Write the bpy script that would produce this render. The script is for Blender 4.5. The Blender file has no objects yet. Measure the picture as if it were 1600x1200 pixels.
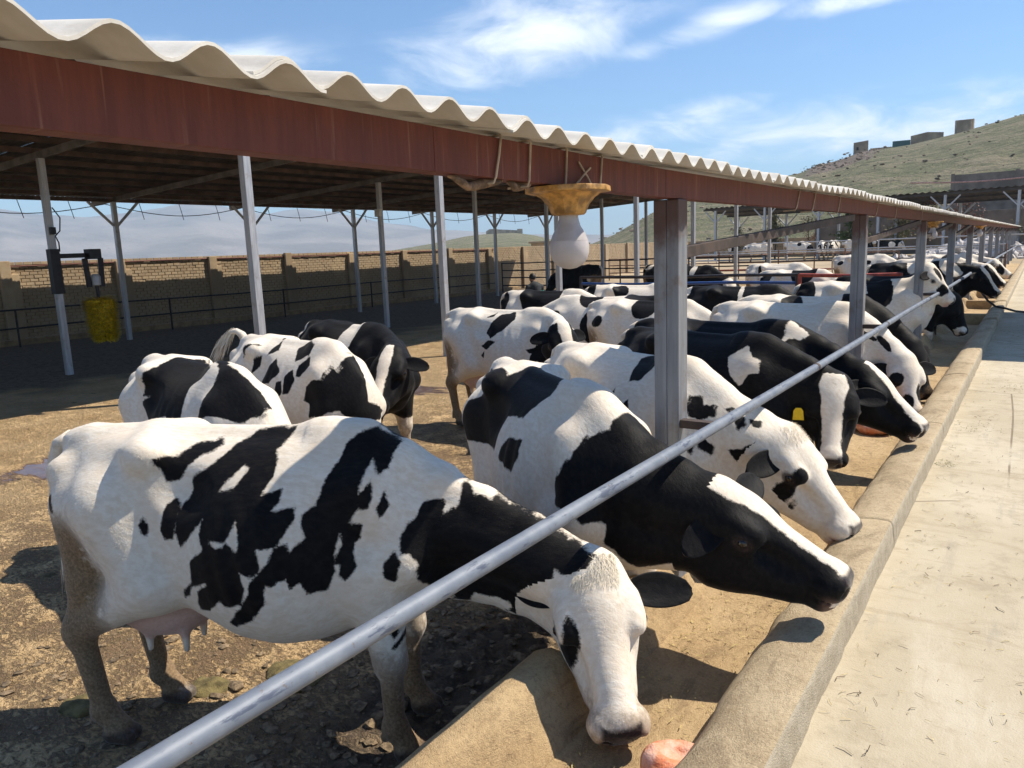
import bpy, bmesh, math, random, itertools
import numpy as np
from mathutils import Vector, Matrix, Euler
random.seed(7); np.random.seed(7)
S = bpy.context.scene
COL = S.collection
# ---------------------------------------------------------------- camera
cam = bpy.data.cameras.new('camera'); cam_o = bpy.data.objects.new('camera', cam); COL.objects.link(cam_o)
cam.sensor_width = 36; cam.lens = 27.0; cam.clip_start = .05; cam.clip_end = 60000
CAM = Matrix(((.827, -.065, .559, 0), (.561, .162, -.812, 0), (-.038, .985, .171, 2.12), (0, 0, 0, 1)))
q_ = CAM.to_quaternion(); cam_o.rotation_mode = 'QUATERNION'; cam_o.rotation_quaternion = q_; cam_o.location = (0, 0, 2.12)
S.camera = cam_o
# ---------------------------------------------------------------- sky and sun
SUN = Vector((.50, .55, 1.0)).normalized()
EL = math.asin(SUN.z); AZ = math.atan2(SUN.x, SUN.y)
W = bpy.data.worlds.new('World'); S.world = W; W.use_nodes = True
nt = W.node_tree; nt.nodes.clear()
def wn(t, **k):
    n = nt.nodes.new(t)
    for a, b in k.items(): setattr(n, a, b)
    return n
out = wn('ShaderNodeOutputWorld'); bg = wn('ShaderNodeBackground'); bg.inputs[1].default_value = .108
sky = wn('ShaderNodeTexSky', sky_type='NISHITA', sun_disc=False, sun_elevation=EL, sun_rotation=AZ, altitude=1800, air_density=1.25, dust_density=.0, ozone_density=3.5)
tc = wn('ShaderNodeTexCoord'); sep = wn('ShaderNodeSeparateXYZ'); nt.links.new(tc.outputs['Generated'], sep.inputs[0])
def wm(op, a, b=None, clamp=False):
    n = wn('ShaderNodeMath', operation=op, use_clamp=clamp)
    for i, v in enumerate((a, b)):
        if v is None: continue
        if isinstance(v, (int, float)): n.inputs[i].default_value = v
        else: nt.links.new(v, n.inputs[i])
    return n.outputs[0]
zz = wm('ADD', wm('MAXIMUM', sep.outputs[2], 0.0), .12)
u_, v_ = wm('DIVIDE', sep.outputs[0], zz), wm('DIVIDE', sep.outputs[1], zz)
cmb = wn('ShaderNodeCombineXYZ'); nt.links.new(u_, cmb.inputs[0]); nt.links.new(v_, cmb.inputs[1])
def wnoise(scale, detail, rough, dist, off, sx=1., sy=1., rot=0.):
    mp = wn('ShaderNodeMapping'); nt.links.new(cmb.outputs[0], mp.inputs[0]); mp.inputs[1].default_value = off; mp.inputs[3].default_value = (sx, sy, 1); mp.inputs[2].default_value = (0, 0, rot)
    n = wn('ShaderNodeTexNoise'); n.inputs['Scale'].default_value = scale; n.inputs['Detail'].default_value = detail; n.inputs['Roughness'].default_value = rough; n.inputs['Distortion'].default_value = dist
    nt.links.new(mp.outputs[0], n.inputs['Vector']); return n.outputs[0]
def wrange(x, a, b, c=0., d=1.):
    n = wn('ShaderNodeMapRange', interpolation_type='SMOOTHSTEP'); nt.links.new(x, n.inputs[0])
    for i, v in enumerate((a, b, c, d)): n.inputs[i+1].default_value = v
    return n.outputs[0]
wisp = wnoise(2.6, 9, .62, .55, (1.3, .4, 0), 1.0, .75, .5)
def cloud_at(u0, v0, ru, rv, ang):
    c, s = math.cos(ang), math.sin(ang)
    du, dv = wm('SUBTRACT', u_, u0), wm('SUBTRACT', v_, v0)
    p = wm('DIVIDE', wm('ADD', wm('MULTIPLY', du, c), wm('MULTIPLY', dv, s)), ru); q = wm('DIVIDE', wm('SUBTRACT', wm('MULTIPLY', dv, c), wm('MULTIPLY', du, s)), rv)
    r = wm('SQRT', wm('ADD', wm('MULTIPLY', p, p), wm('MULTIPLY', q, q)))
    return wrange(r, 1.25, .1)
big = wnoise(.55, 3, .5, .2, (4.1, 2.2, 0))
m = wrange(big, .56, .74)                       # the scattered cirrus of the rest of the sky
for a in ((-1.5, 2.25, .80, .50, -.35), (-.92, 2.50, .50, .17, -.2), (-.50, 2.55, .40, .14, .1), (-.65, 4.1, 1.5, .75, .05), (-1.6, 3.6, .6, .4, .3), (-2.3, 1.6, .6, .25, .8), (1.6, 1.2, .8, .4, .4), (-2.6, -1.0, .9, .5, .7), (.6, -2.0, 1.1, .4, 0.), (2.4, -.6, .7, .5, 1.)):
    m = wm('MAXIMUM', m, cloud_at(*a))
mask = wm('MULTIPLY', wrange(wm('ADD', wisp, wm('MULTIPLY', m, .30)), .55, .95), wm('MULTIPLY', m, .85), True)
mix = wn('ShaderNodeMixRGB'); tint = wn('ShaderNodeMixRGB', blend_type='MULTIPLY'); tint.inputs[0].default_value = 1; tint.inputs[2].default_value = (.84, .98, 1.10, 1); nt.links.new(sky.outputs[0], tint.inputs[1]); nt.links.new(mask, mix.inputs[0]); nt.links.new(tint.outputs[0], mix.inputs[1]); mix.inputs[2].default_value = (9.6, 9.9, 10.2, 1)
nt.links.new(mix.outputs[0], bg.inputs[0]); nt.links.new(bg.outputs[0], out.inputs[0])
sl = bpy.data.lights.new('sun', 'SUN'); sl.energy = 5.0; sl.angle = math.radians(.53); sl.color = (1, .91, .77)
so = bpy.data.objects.new('sun', sl); COL.objects.link(so); so.rotation_euler = (-SUN).to_track_quat('-Z', 'Y').to_euler(); so.location = (0, 0, 30)
S.view_settings.view_transform = 'Standard'; S.view_settings.look = 'None'; S.view_settings.exposure = 0.48; S.view_settings.gamma = 1; S.view_settings.use_curve_mapping = False
S.cycles.max_bounces = 6; S.cycles.diffuse_bounces = 3; S.cycles.volume_bounces = 0; S.cycles.transparent_max_bounces = 8
# ---------------------------------------------------------------- helpers
def tag(o, label=None, cat=None, group=None, kind=None):
    if label: o['label'] = label
    if cat: o['category'] = cat
    if group: o['group'] = group
    if kind: o['kind'] = kind
    return o
def empty(name, loc=(0, 0, 0), rz=0, label=None, cat=None, group=None):
    o = bpy.data.objects.new(name, None); COL.objects.link(o); o.location = loc; o.rotation_euler = (0, 0, rz); o.empty_display_size = .1
    return tag(o, label, cat, group)
def mobj(name, V, F, mt, parent=None, smooth=False, attrs=None):
    me = bpy.data.meshes.new(name)
    if isinstance(V, np.ndarray): V = V.tolist()
    if isinstance(F, np.ndarray): F = F.tolist()
    me.from_pydata(V, [], F)
    if smooth: me.polygons.foreach_set('use_smooth', [True]*len(me.polygons))
    if attrs:
        for k, a in attrs.items():
            at = me.attributes.new(k, 'FLOAT', 'POINT'); at.data.foreach_set('value', np.asarray(a, np.float32))
    if mt is not None: me.materials.append(mt)
    me.update()
    o = bpy.data.objects.new(name, me); COL.objects.link(o)
    if parent is not None: o.parent = parent
    return o
def share(name, src, parent=None, loc=None, rot=None, scale=None):
    o = bpy.data.objects.new(name, src.data); COL.objects.link(o)
    if parent is not None: o.parent = parent
    if loc is not None: o.location = loc
    if rot is not None: o.rotation_euler = rot
    if scale is not None: o.scale = scale
    return o
class MB:
    def __init__(s): s.v = []; s.f = []
    def add(s, V, F):
        n = len(s.v); s.v += [tuple(map(float, p)) for p in V]; s.f += [tuple(i+n for i in f) for f in F]; return s
    def box(s, lo, hi, M=None, ch=0.):
        x0, y0, z0 = lo; x1, y1, z1 = hi
        V = [(x0, y0, z0), (x1, y0, z0), (x1, y1, z0), (x0, y1, z0), (x0, y0, z1), (x1, y0, z1), (x1, y1, z1), (x0, y1, z1)]
        if M is not None: V = [tuple(M @ Vector(p)) for p in V]
        return s.add(V, [(0, 3, 2, 1), (4, 5, 6, 7), (0, 1, 5, 4), (1, 2, 6, 5), (2, 3, 7, 6), (3, 0, 4, 7)])
    def beam(s, a, b, w, h, up=(0, 0, 1)):
        """rectangular bar from a to b, w sideways, h along up"""
        a, b = Vector(a), Vector(b); d = (b-a).normalized(); up = Vector(up); r = d.cross(up)
        if r.length < 1e-4: r = d.cross(Vector((1, 0, 0)))
        r.normalize(); u = r.cross(d).normalized(); V = []
        for p in (a, b):
            for i, j in ((-1, -1), (1, -1), (1, 1), (-1, 1)): V.append(p + r*(i*w/2) + u*(j*h/2))
        return s.add(V, [(3, 2, 1, 0), (4, 5, 6, 7), (0, 1, 5, 4), (1, 2, 6, 5), (2, 3, 7, 6), (3, 0, 4, 7)])
    def tube(s, pts, r, n=10, cap=True):
        pts = [Vector(p) for p in pts]; rs = r if hasattr(r, '__len__') else [r]*len(pts)
        V = []; F = []; ref = None
        for i, p in enumerate(pts):
            d = (pts[min(i+1, len(pts)-1)]-pts[max(i-1, 0)]).normalized()
            if ref is None:
                ref = d.cross(Vector((0, 0, 1)))
                if ref.length < 1e-3: ref = d.cross(Vector((1, 0, 0)))
            ref = (ref-d*ref.dot(d)).normalized(); b = d.cross(ref)
            for k in range(n): t = 2*math.pi*k/n; V.append(p+(ref*math.cos(t)+b*math.sin(t))*rs[i])
        for i in range(len(pts)-1):
            for k in range(n): k2 = (k+1) % n; F.append((i*n+k, i*n+k2, (i+1)*n+k2, (i+1)*n+k))
        if cap: F.append(tuple(range(n-1, -1, -1))); F.append(tuple((len(pts)-1)*n+k for k in range(n)))
        return s.add(V, F)
    def lathe(s, prof, n=20, loc=(0, 0, 0), M=None):
        V = []; F = []; loc = Vector(loc)
        for r, z in prof:
            for k in range(n):
                t = 2*math.pi*k/n; p = Vector((r*math.cos(t), r*math.sin(t), z))
                V.append((M @ p if M is not None else p)+loc)
        for i in range(len(prof)-1):
            for k in range(n): k2 = (k+1) % n; F.append((i*n+k, i*n+k2, (i+1)*n+k2, (i+1)*n+k))
        F.append(tuple(range(n-1, -1, -1))); F.append(tuple((len(prof)-1)*n+k for k in range(n)))
        return s.add(V, F)
    def extrude_y(s, prof, y0, y1, ny=1):
        """closed x-z outline (counter-clockwise seen from -y) swept along y"""
        n = len(prof); V = []; F = []
        for j in range(ny+1):
            y = y0+(y1-y0)*j/ny
            V += [(x, y, z) for x, z in prof]
        for j in range(ny):
            for k in range(n): k2 = (k+1) % n; F.append((j*n+k, j*n+k2, (j+1)*n+k2, (j+1)*n+k))
        F.append(tuple(range(n-1, -1, -1))); F.append(tuple(ny*n+k for k in range(n)))
        return s.add(V, F)
    def build(s, name, mt, parent=None, smooth=False, bevel=0., angle=None):
        o = mobj(name, s.v, s.f, mt, parent, smooth)
        bm = bmesh.new(); bm.from_mesh(o.data); bmesh.ops.recalc_face_normals(bm, faces=bm.faces)
        if bevel: bmesh.ops.bevel(bm, geom=[e for e in bm.edges if e.calc_face_angle(0) > .6], offset=bevel, segments=2, affect='EDGES', profile=.6)
        bm.to_mesh(o.data); bm.free()
        if smooth and angle is None: angle = 40
        if angle:
            o.data.polygons.foreach_set('use_smooth', [True]*len(o.data.polygons))
            try: o.data.set_sharp_from_angle(angle=math.radians(angle))
            except Exception: pass
        return o
_lat = np.random.RandomState(3).rand(64, 64, 64).astype(np.float32)
def vnoise(p):
    p = np.asarray(p, float); i = np.floor(p).astype(int); f = p-i; f = f*f*(3-2*f); r = 0
    for a in (0, 1):
        for b in (0, 1):
            for c in (0, 1):
                w = (f[:, 0] if a else 1-f[:, 0])*(f[:, 1] if b else 1-f[:, 1])*(f[:, 2] if c else 1-f[:, 2])
                r = r + w*_lat[(i[:, 0]+a) % 64, (i[:, 1]+b) % 64, (i[:, 2]+c) % 64]
    return r
def fbm(p, o=4, g=.5):
    r = 0; a = 1; t = 0; p = np.asarray(p, float)
    for k in range(o): r = r+a*vnoise(p*2.03**k+k*7.3); t += a; a *= g
    return r/t
# ---------------------------------------------------------------- materials
class G:
    def __init__(s, name):
        s.m = bpy.data.materials.new(name); s.m.use_nodes = True; s.t = s.m.node_tree; s.b = s.t.nodes['Principled BSDF']; s.out = s.t.nodes['Material Output']
        s.tc = s.n('ShaderNodeTexCoord'); s.obj = s.tc.outputs['Object']
    def n(s, t, **k):
        n = s.t.nodes.new(t)
        for a, b in k.items(): setattr(n, a, b)
        return n
    def put(s, v, sock):
        if isinstance(v, (int, float)): sock.default_value = v
        elif isinstance(v, (tuple, list)): sock.default_value = tuple(v) if len(v) != 3 or sock.type == 'VECTOR' else (*v, 1)
        else: s.t.links.new(v, sock)
    def geo(s): return s.n('ShaderNodeNewGeometry').outputs['Position']
    def map(s, sc, v=None, rot=(0, 0, 0)):
        n = s.n('ShaderNodeMapping'); s.put(s.obj if v is None else v, n.inputs[0]); n.inputs[3].default_value = sc; n.inputs[2].default_value = rot; return n.outputs[0]
    def noise(s, sc, d=4, r=.55, v=None, dist=0.):
        n = s.n('ShaderNodeTexNoise'); s.put(s.obj if v is None else v, n.inputs['Vector']); n.inputs['Scale'].default_value = sc; n.inputs['Detail'].default_value = d; n.inputs['Roughness'].default_value = r; n.inputs['Distortion'].default_value = dist; return n.outputs[0]
    def vor(s, sc, v=None, feat='F1', out='Distance', rnd=1.):
        n = s.n('ShaderNodeTexVoronoi', feature=feat); s.put(s.obj if v is None else v, n.inputs['Vector']); n.inputs['Scale'].default_value = sc; n.inputs['Randomness'].default_value = rnd; return n.outputs[out]
    def math(s, op, a, b=0., c=False):
        n = s.n('ShaderNodeMath', operation=op, use_clamp=c); s.put(a, n.inputs[0]); s.put(b, n.inputs[1]); return n.outputs[0]
    def rng(s, x, a, b, c=0., d=1.):
        n = s.n('ShaderNodeMapRange', interpolation_type='SMOOTHSTEP'); s.put(x, n.inputs[0])
        for i, v in enumerate((a, b, c, d)): n.inputs[i+1].default_value = v
        return n.outputs[0]
    def mix(s, f, a, b, mode='MIX'):
        n = s.n('ShaderNodeMixRGB', blend_type=mode); s.put(f, n.inputs[0]); s.put(a, n.inputs[1]); s.put(b, n.inputs[2]); return n.outputs[0]
    def attr(s, k): return s.n('ShaderNodeAttribute', attribute_name=k).outputs['Fac']
    def rand(s): return s.n('ShaderNodeObjectInfo').outputs['Random']
    def bump(s, h, st=.5, d=.02, nrm=None):
        n = s.n('ShaderNodeBump'); n.inputs['Strength'].default_value = st; n.inputs['Distance'].default_value = d; s.put(h, n.inputs['Height'])
        if nrm is not None: s.put(nrm, n.inputs['Normal'])
        return n.outputs[0]
    def fin(s, col=None, rough=None, nrm=None, metal=None, spec=None, **k):
        if col is not None: s.put(col, s.b.inputs['Base Color'])
        if rough is not None: s.put(rough, s.b.inputs['Roughness'])
        if nrm is not None: s.put(nrm, s.b.inputs['Normal'])
        if metal is not None: s.put(metal, s.b.inputs['Metallic'])
        if spec is not None: s.put(spec, s.b.inputs['Specular IOR Level'])
        for a, b in k.items(): s.put(b, s.b.inputs[a])
        return s.m
def plain(name, col, rough=.6, metal=0., var=.25, sc=8., bump=.15, dirt=None):
    g = G(name); n = g.noise(sc, 5); n2 = g.noise(sc*7, 4)
    c = g.mix(g.rng(n, .35, .65), tuple(x*(1-var) for x in col), tuple(min(1, x*(1+var)) for x in col))
    if dirt: c = g.mix(g.math('MULTIPLY', g.rng(g.noise(sc*.6, 6, .65), .48, .72), dirt[1]), c, dirt[0])
    return g.fin(c, rough, g.bump(n2, bump, .01), metal)
# galvanised / painted steel of the posts, stained at the foot and by rust
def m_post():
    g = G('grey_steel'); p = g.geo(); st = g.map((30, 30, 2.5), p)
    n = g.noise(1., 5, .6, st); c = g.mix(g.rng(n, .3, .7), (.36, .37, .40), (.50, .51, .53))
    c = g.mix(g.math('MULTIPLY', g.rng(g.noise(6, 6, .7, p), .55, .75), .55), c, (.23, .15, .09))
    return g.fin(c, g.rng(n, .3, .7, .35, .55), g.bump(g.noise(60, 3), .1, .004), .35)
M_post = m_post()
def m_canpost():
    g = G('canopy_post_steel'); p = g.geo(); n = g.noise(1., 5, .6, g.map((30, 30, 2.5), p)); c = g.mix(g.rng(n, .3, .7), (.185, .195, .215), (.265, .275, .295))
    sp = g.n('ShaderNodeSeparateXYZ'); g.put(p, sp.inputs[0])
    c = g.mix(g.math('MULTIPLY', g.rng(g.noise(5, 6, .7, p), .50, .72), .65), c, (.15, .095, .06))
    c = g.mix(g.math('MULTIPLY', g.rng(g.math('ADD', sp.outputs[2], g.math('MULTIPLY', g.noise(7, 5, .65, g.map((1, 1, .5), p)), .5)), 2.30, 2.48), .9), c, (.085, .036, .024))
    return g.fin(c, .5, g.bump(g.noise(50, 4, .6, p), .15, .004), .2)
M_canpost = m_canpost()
def m_oxide():
    g = G('red_oxide_paint'); p = g.geo(); st = g.map((3, 22, 2.5), p)
    n = g.noise(1., 6, .65, st); n3 = g.noise(9, 6, .7, p)
    c = g.mix(g.rng(n, .35, .7), (.098, .020, .012), (.150, .034, .018))
    c = g.mix(g.math('MULTIPLY', g.rng(n3, .5, .72), .5), c, (.10, .028, .018))
    c = g.mix(g.math('MULTIPLY', g.rng(g.noise(1., 3, .5, g.map((4, 60, 3), p)), .60, .75), .35), c, (.34, .17, .11))
    return g.fin(c, .62, g.bump(g.noise(45, 5, .7, p), .25, .006), 0)
M_oxide = m_oxide()
def m_fibre():
    g = G('fibre_cement'); p = g.geo(); n = g.noise(5, 6, .65, p)
    c = g.mix(g.rng(n, .3, .7), (.56, .53, .47), (.70, .67, .61))
    c = g.mix(g.math('MULTIPLY', g.rng(g.noise(1., 5, .6, g.map((3, 18, 3), p)), .52, .75), .4), c, (.42, .36, .28))
    return g.fin(c, .8, g.bump(g.noise(120, 3, .6, p), .15, .004))
M_fibre = m_fibre()
M_dark = plain('dark_brown_steel', (.055, .036, .028), .7, 0, .4, 6)
M_rail = None
def m_pipe():
    g = G('worn_pipe_paint'); p = g.geo(); n = g.noise(1., 6, .7, g.map((26, 5, 26), p)); c = g.mix(g.rng(g.noise(8, 5, .6, p), .3, .7), (.125, .15, .195), (.20, .225, .265))
    c = g.mix(g.math('MULTIPLY', g.rng(n, .56, .64), .85), c, (.05, .065, .105))
    c = g.mix(g.math('MULTIPLY', g.rng(g.noise(40, 4, .7, p), .62, .72), .8), c, (.12, .075, .045))
    return g.fin(c, .55, g.bump(n, .25, .004), .1)
M_pipe = m_pipe()
def m_conc(name, a, b, stain, sc=1., sa=.5, grit=.3, wet=0.):
    g = G(name); p = g.geo(); n = g.noise(1.6*sc, 7, .62, p); n2 = g.noise(14*sc, 6, .65, p); fine = g.noise(160*sc, 3, .6, p)
    c = g.mix(g.rng(n, .3, .7), a, b); c = g.mix(g.math('MULTIPLY', g.rng(n2, .48, .75), sa), c, stain)
    c = g.mix(g.math('MULTIPLY', g.rng(g.vor(38*sc, p), .16, .05), g.rng(g.noise(5*sc, 4, .6, p), .42, .62, 0, .8)), c, tuple(x*.35 for x in stain))
    c = g.mix(g.math('MULTIPLY', g.rng(g.noise(4*sc, 7, .72, g.map((1, .35, 1), p), 1.2), .50, .64), .55), c, tuple(x*.62 for x in stain))
    c = g.mix(g.rng(fine, .3, .7, 0, .25), c, tuple(x*1.15 for x in b)); gr = g.noise(75, 6, .8, p); c = g.mix(g.rng(gr, .52, .66, 0, .55), c, tuple(x*.7 for x in stain)); c = g.mix(g.rng(gr, .46, .36, 0, .5), c, tuple(min(1, x*1.25) for x in b))
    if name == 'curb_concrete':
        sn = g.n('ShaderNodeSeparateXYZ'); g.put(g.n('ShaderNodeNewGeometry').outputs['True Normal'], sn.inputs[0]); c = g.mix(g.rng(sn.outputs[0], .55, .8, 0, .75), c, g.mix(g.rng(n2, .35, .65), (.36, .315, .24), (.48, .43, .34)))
    return g.fin(c, .86, g.bump(g.math('ADD', fine, g.math('MULTIPLY', n2, 1.6)), grit, .008))
M_conc = m_conc('trough_concrete', (.38, .255, .125), (.53, .385, .21), (.225, .14, .065), 1.3, .7, 1.)
M_curb = m_conc('curb_concrete', (.39, .295, .175), (.53, .425, .275), (.27, .185, .10), 1.2, .7, 1.)
def m_road():
    g = G('road_concrete'); p = g.geo()
    n = g.noise(.9, 7, .6, p); n2 = g.noise(6, 6, .68, p); fine = g.noise(150, 3, .6, p)
    c = g.mix(g.rng(n, .32, .68), (.42, .355, .245), (.52, .455, .335))
    c = g.mix(g.math('MULTIPLY', g.rng(n2, .48, .70), .55), c, (.31, .255, .17))
    c = g.mix(g.math('MULTIPLY', g.rng(g.noise(2.2, 6, .7, g.map((1, .25, 1), p)), .54, .7), .45), c, (.58, .53, .42))
    c = g.mix(g.math('MULTIPLY', g.rng(g.vor(46, p), .13, .05), g.rng(n2, .4, .6)), c, (.13, .09, .05))
    w = g.n('ShaderNodeVectorMath', operation='ADD'); g.put(p, w.inputs[0]); g.put(g.n('ShaderNodeTexNoise').outputs['Color'], w.inputs[1])
    ed = g.vor(.30, w.outputs[0], 'DISTANCE_TO_EDGE'); cr = g.math('MULTIPLY', g.rng(ed, .0035, .0008), g.rng(g.noise(1.3, 3, .5, p), .38, .55)); c = g.mix(g.math('MULTIPLY', cr, .75), c, (.15, .11, .07))
    c = g.mix(g.math('MULTIPLY', g.rng(g.noise(3.5, 7, .75, g.map((.5, 1.6, 1), p), 1.), .52, .66), .5), c, (.34, .27, .175)); c = g.mix(g.math('MULTIPLY', g.rng(g.noise(1., 5, .7, g.map((9, 1.2, 9), p)), .55, .70), .35), c, (.30, .27, .215))
    return g.fin(c, .88, g.bump(g.math('SUBTRACT', g.math('ADD', fine, n2), g.math('MULTIPLY', cr, 2.)), .45, .006))
M_road = m_road()
def m_soil():
    g = G('yard_soil'); p = g.geo(); pn = g.noise(.28, 5, .6, p); n = g.noise(1.5, 7, .65, p); n2 = g.noise(9, 6, .7, p, .4); n3 = g.noise(42, 5, .65, p)
    c = g.mix(g.rng(n, .33, .66), (.55, .365, .175), (.72, .505, .265))
    chips = g.rng(g.math('ADD', g.math('MULTIPLY', g.noise(1., 6, .7, g.map((26, 44, 20), p, (0, 0, .5)), .8), .6), g.math('MULTIPLY', g.noise(3.2, 4, .6, p), .4)), .455, .56)
    near = g.rng(g.attr('churn'), .25, .7)
    c = g.mix(g.math('MULTIPLY', chips, g.math('MULTIPLY', near, .78)), c, (.185, .115, .068))
    c = g.mix(g.math('MULTIPLY', g.rng(n2, .52, .68), .45), c, (.26, .165, .085))
    c = g.mix(g.math('MULTIPLY', g.rng(g.noise(1.1, 4, .55, p), .62, .72), g.math('MULTIPLY', near, .9)), c, (.20, .075, .045))
    c = g.mix(g.math('MULTIPLY', g.rng(g.noise(3.1, 4, .6, p), .66, .72), .8), c, (.16, .125, .05))
    c = g.mix(g.rng(g.attr('manure'), .3, .8, 0, .85), c, g.mix(g.rng(n2, .35, .65), (.060, .046, .033), (.25, .185, .125)))
    wet = g.rng(g.math('ADD', g.attr('wet'), g.math('MULTIPLY', g.math('SUBTRACT', g.noise(1., 4, .6, g.map((1.2, 3.5, 1), p)), .5), .9)), .58, .72)
    c = g.mix(wet, c, g.mix(g.rng(n2, .4, .6), (.10, .055, .04), (.16, .10, .07)))
    r = g.math('SUBTRACT', .93, g.math('MULTIPLY', wet, .86))
    h_ = g.math('MULTIPLY', g.math('ADD', g.math('ADD', n3, g.math('MULTIPLY', n2, 2.)), g.math('MULTIPLY', chips, -.8)), g.math('SUBTRACT', 1., wet))
    return g.fin(c, r, g.bump(h_, 1.0, .04))
M_soil = m_soil()
def m_brick():
    g = G('mud_brick'); p = g.geo(); r = g.rand(); n = g.noise(9, 5, .6, p)
    c = g.mix(r, (.285, .215, .14), (.40, .31, .205)); c = g.mix(g.rng(n, .4, .7, 0, .5), c, (.34, .22, .12))
    c = g.mix(g.rng(g.noise(.8, 5, .6, p), .5, .75, 0, .45), c, (.62, .47, .28))
    return g.fin(c, .9, g.bump(n, .5, .015))
M_brick = m_brick()
M_mortar = plain('mud_mortar', (.30, .205, .115), .95, 0, .25, 4)
def m_hill():
    g = G('hill_grass'); p = g.geo(); n = g.noise(.035, 6, .65, p); n2 = g.noise(.28, 6, .7, p); st = g.noise(1., 5, .7, g.map((.10, .10, .55), p), .6)
    c = g.mix(g.rng(n, .35, .65), (.20, .20, .095), (.27, .24, .135)); c = g.mix(g.rng(n2, .42, .62), c, (.13, .145, .058)); c = g.mix(g.math('MULTIPLY', g.rng(st, .48, .60), .75), c, (.34, .285, .18))
    c = g.mix(g.math('MULTIPLY', g.rng(g.noise(1., 6, .75, g.map((.25, .25, 1.6), p)), .55, .63), .7), c, (.085, .075, .04))
    c = g.mix(g.math('MULTIPLY', g.rng(g.noise(.6, 4, .7, p), .60, .70), .45), c, (.12, .10, .06))
    c = g.mix(g.rng(g.attr('rock'), .35, .65), c, g.mix(g.rng(n2, .3, .7), (.165, .125, .095), (.30, .235, .18)))
    return g.fin(c, .95, g.bump(g.math('ADD', g.math('ADD', n2, st), g.noise(1.4, 5, .7, p)), 1., 1.6))
M_hill = m_hill()
def m_plain():
    g = G('dry_plain'); p = g.geo(); n = g.noise(.05, 6, .6, p)
    c = g.mix(g.rng(n, .35, .65), (.33, .25, .15), (.42, .33, .215)); c = g.mix(g.rng(g.noise(.9, 5, .65, p), .5, .7, 0, .5), c, (.24, .175, .10))
    return g.fin(c, .95, g.bump(g.noise(3, 5, .6, p), .5, .05))
M_plain = m_plain()
def m_mount():
    g = G('mountain_rock'); p = g.geo(); n = g.noise(.003, 7, .6, p); c = g.mix(g.rng(n, .35, .65), (.17, .14, .12), (.30, .25, .21)); return g.fin(c, 1., g.bump(n, .6, 60))
M_mount = m_mount()
# ---------------------------------------------------------------- terrain
def sheet(xs, ys, zf, name, mt, attrs=None, smooth=True):
    X, Y = np.meshgrid(xs, ys, indexing='ij'); P = np.stack([X.ravel(), Y.ravel()], 1); Z = zf(P)
    V = np.column_stack([P, Z]); nx, ny = len(xs), len(ys); i = np.arange(nx*ny).reshape(nx, ny)
    F = np.stack([i[:-1, :-1].ravel(), i[1:, :-1].ravel(), i[1:, 1:].ravel(), i[:-1, 1:].ravel()], 1)
    return mobj(name, V, F, mt, None, smooth, {k: f(P) for k, f in attrs.items()} if attrs else None)
def grade(a, b, fine0, fine1, d, growth=1.12, dmax=1.5):
    xs = list(np.arange(fine0, fine1+d/2, d)); st = d
    while xs[-1] < b: st = min(st*growth, dmax); xs.append(xs[-1]+st)
    st = d
    while xs[0] > a: st = min(st*growth, dmax); xs.insert(0, xs[0]-st)
    return np.array(xs)
def p3(P, s, o=0.): return np.column_stack([P*s, np.full(len(P), 3.7+o)])
def clod(P):
    near = np.exp(-(np.maximum(0, np.abs(P[:, 0]+3.0)-2.2)/2.5)**2)*np.exp(-(np.maximum(0, P[:, 1]-5)/4.)**2)
    return near
def z_yard(P):
    z = (fbm(p3(P, .35), 3)-.5)*.06
    near = clod(P); man = f_manure(P)
    n = fbm(p3(P, 7.5), 4, .6); n2 = fbm(p3(P, 19.), 3, .6)
    z = z + near*(np.abs(n-.5)*-.05+.010) + near*man*(np.clip(n2-.48, 0, 1)*.10) + near*(n2-.5)*.018
    k = vnoise(p3(P, 1.3, 2.)); z = z + near*np.clip(k-.72, 0, 1)*.12
    return z - .012
def f_manure(P):
    n = fbm(p3(P, 1.6, 5.), 3)
    a = np.clip((P[:, 0]+2.75+(n-.5)*1.1)/.5, 0, 1)            # trampled dark strip along the trough
    b = np.clip((-13.2-P[:, 0]+(n-.5)*3.)/2.5, 0, 1)*.85       # bedding under the shed roof
    return np.maximum(a*(P[:, 1] < 45), b)
def f_wet(P):
    n = fbm(p3(P*np.array([1.0, 2.2]), .8, 9.), 3)
    m = np.exp(-((P[:, 0]+8.2)/2.3)**2)*np.exp(-((P[:, 1]-4.4)/1.6)**2)+np.exp(-((P[:, 0]+8.5)/2.)**2)*np.exp(-((P[:, 1]-9.3)/1.2)**2)*.8
    return np.clip(m, 0, 1)*.85*(n*1.75)
yard = sheet(grade(-24.6, -1.50, -5.4, -1.50, .032, 1.06, .35), grade(-8, 60, .6, 5.4, .032, 1.05, .6), z_yard, 'yard_ground', M_soil,
             {'manure': f_manure, 'wet': f_wet, 'churn': clod})
tag(yard, kind='structure')
def z_plain(P):
    r = np.hypot(P[:, 0], P[:, 1])
    rise = np.clip((P[:, 1]-38)/22, 0, 1)*np.clip((P[:, 0]+75)/30, 0, 1)
    inyard = ((P[:, 0] > -24.7) & (P[:, 1] < 42))
    return np.where(inyard, -.25, -.08+rise*rise*(3-2*rise)*.62)
gx = grade(-7300, 3800, -80, 40, 2.0, 1.25, 1500)[1:-1]; gx[0] = -7300; gx[-1] = 3800; gy = grade(-3800, 7300, -20, 130, 2.0, 1.25, 1500)[1:-1]; gy[0] = -3800; gy[-1] = 7300
tag(sheet(gx, gy, z_plain, 'plain_ground', M_plain), kind='structure')
def interp_profile(pts):
    a = np.array(pts, float); a = a[np.argsort(a[:, 0])]; return lambda t: np.interp(t, a[:, 0], a[:, 1])
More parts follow.
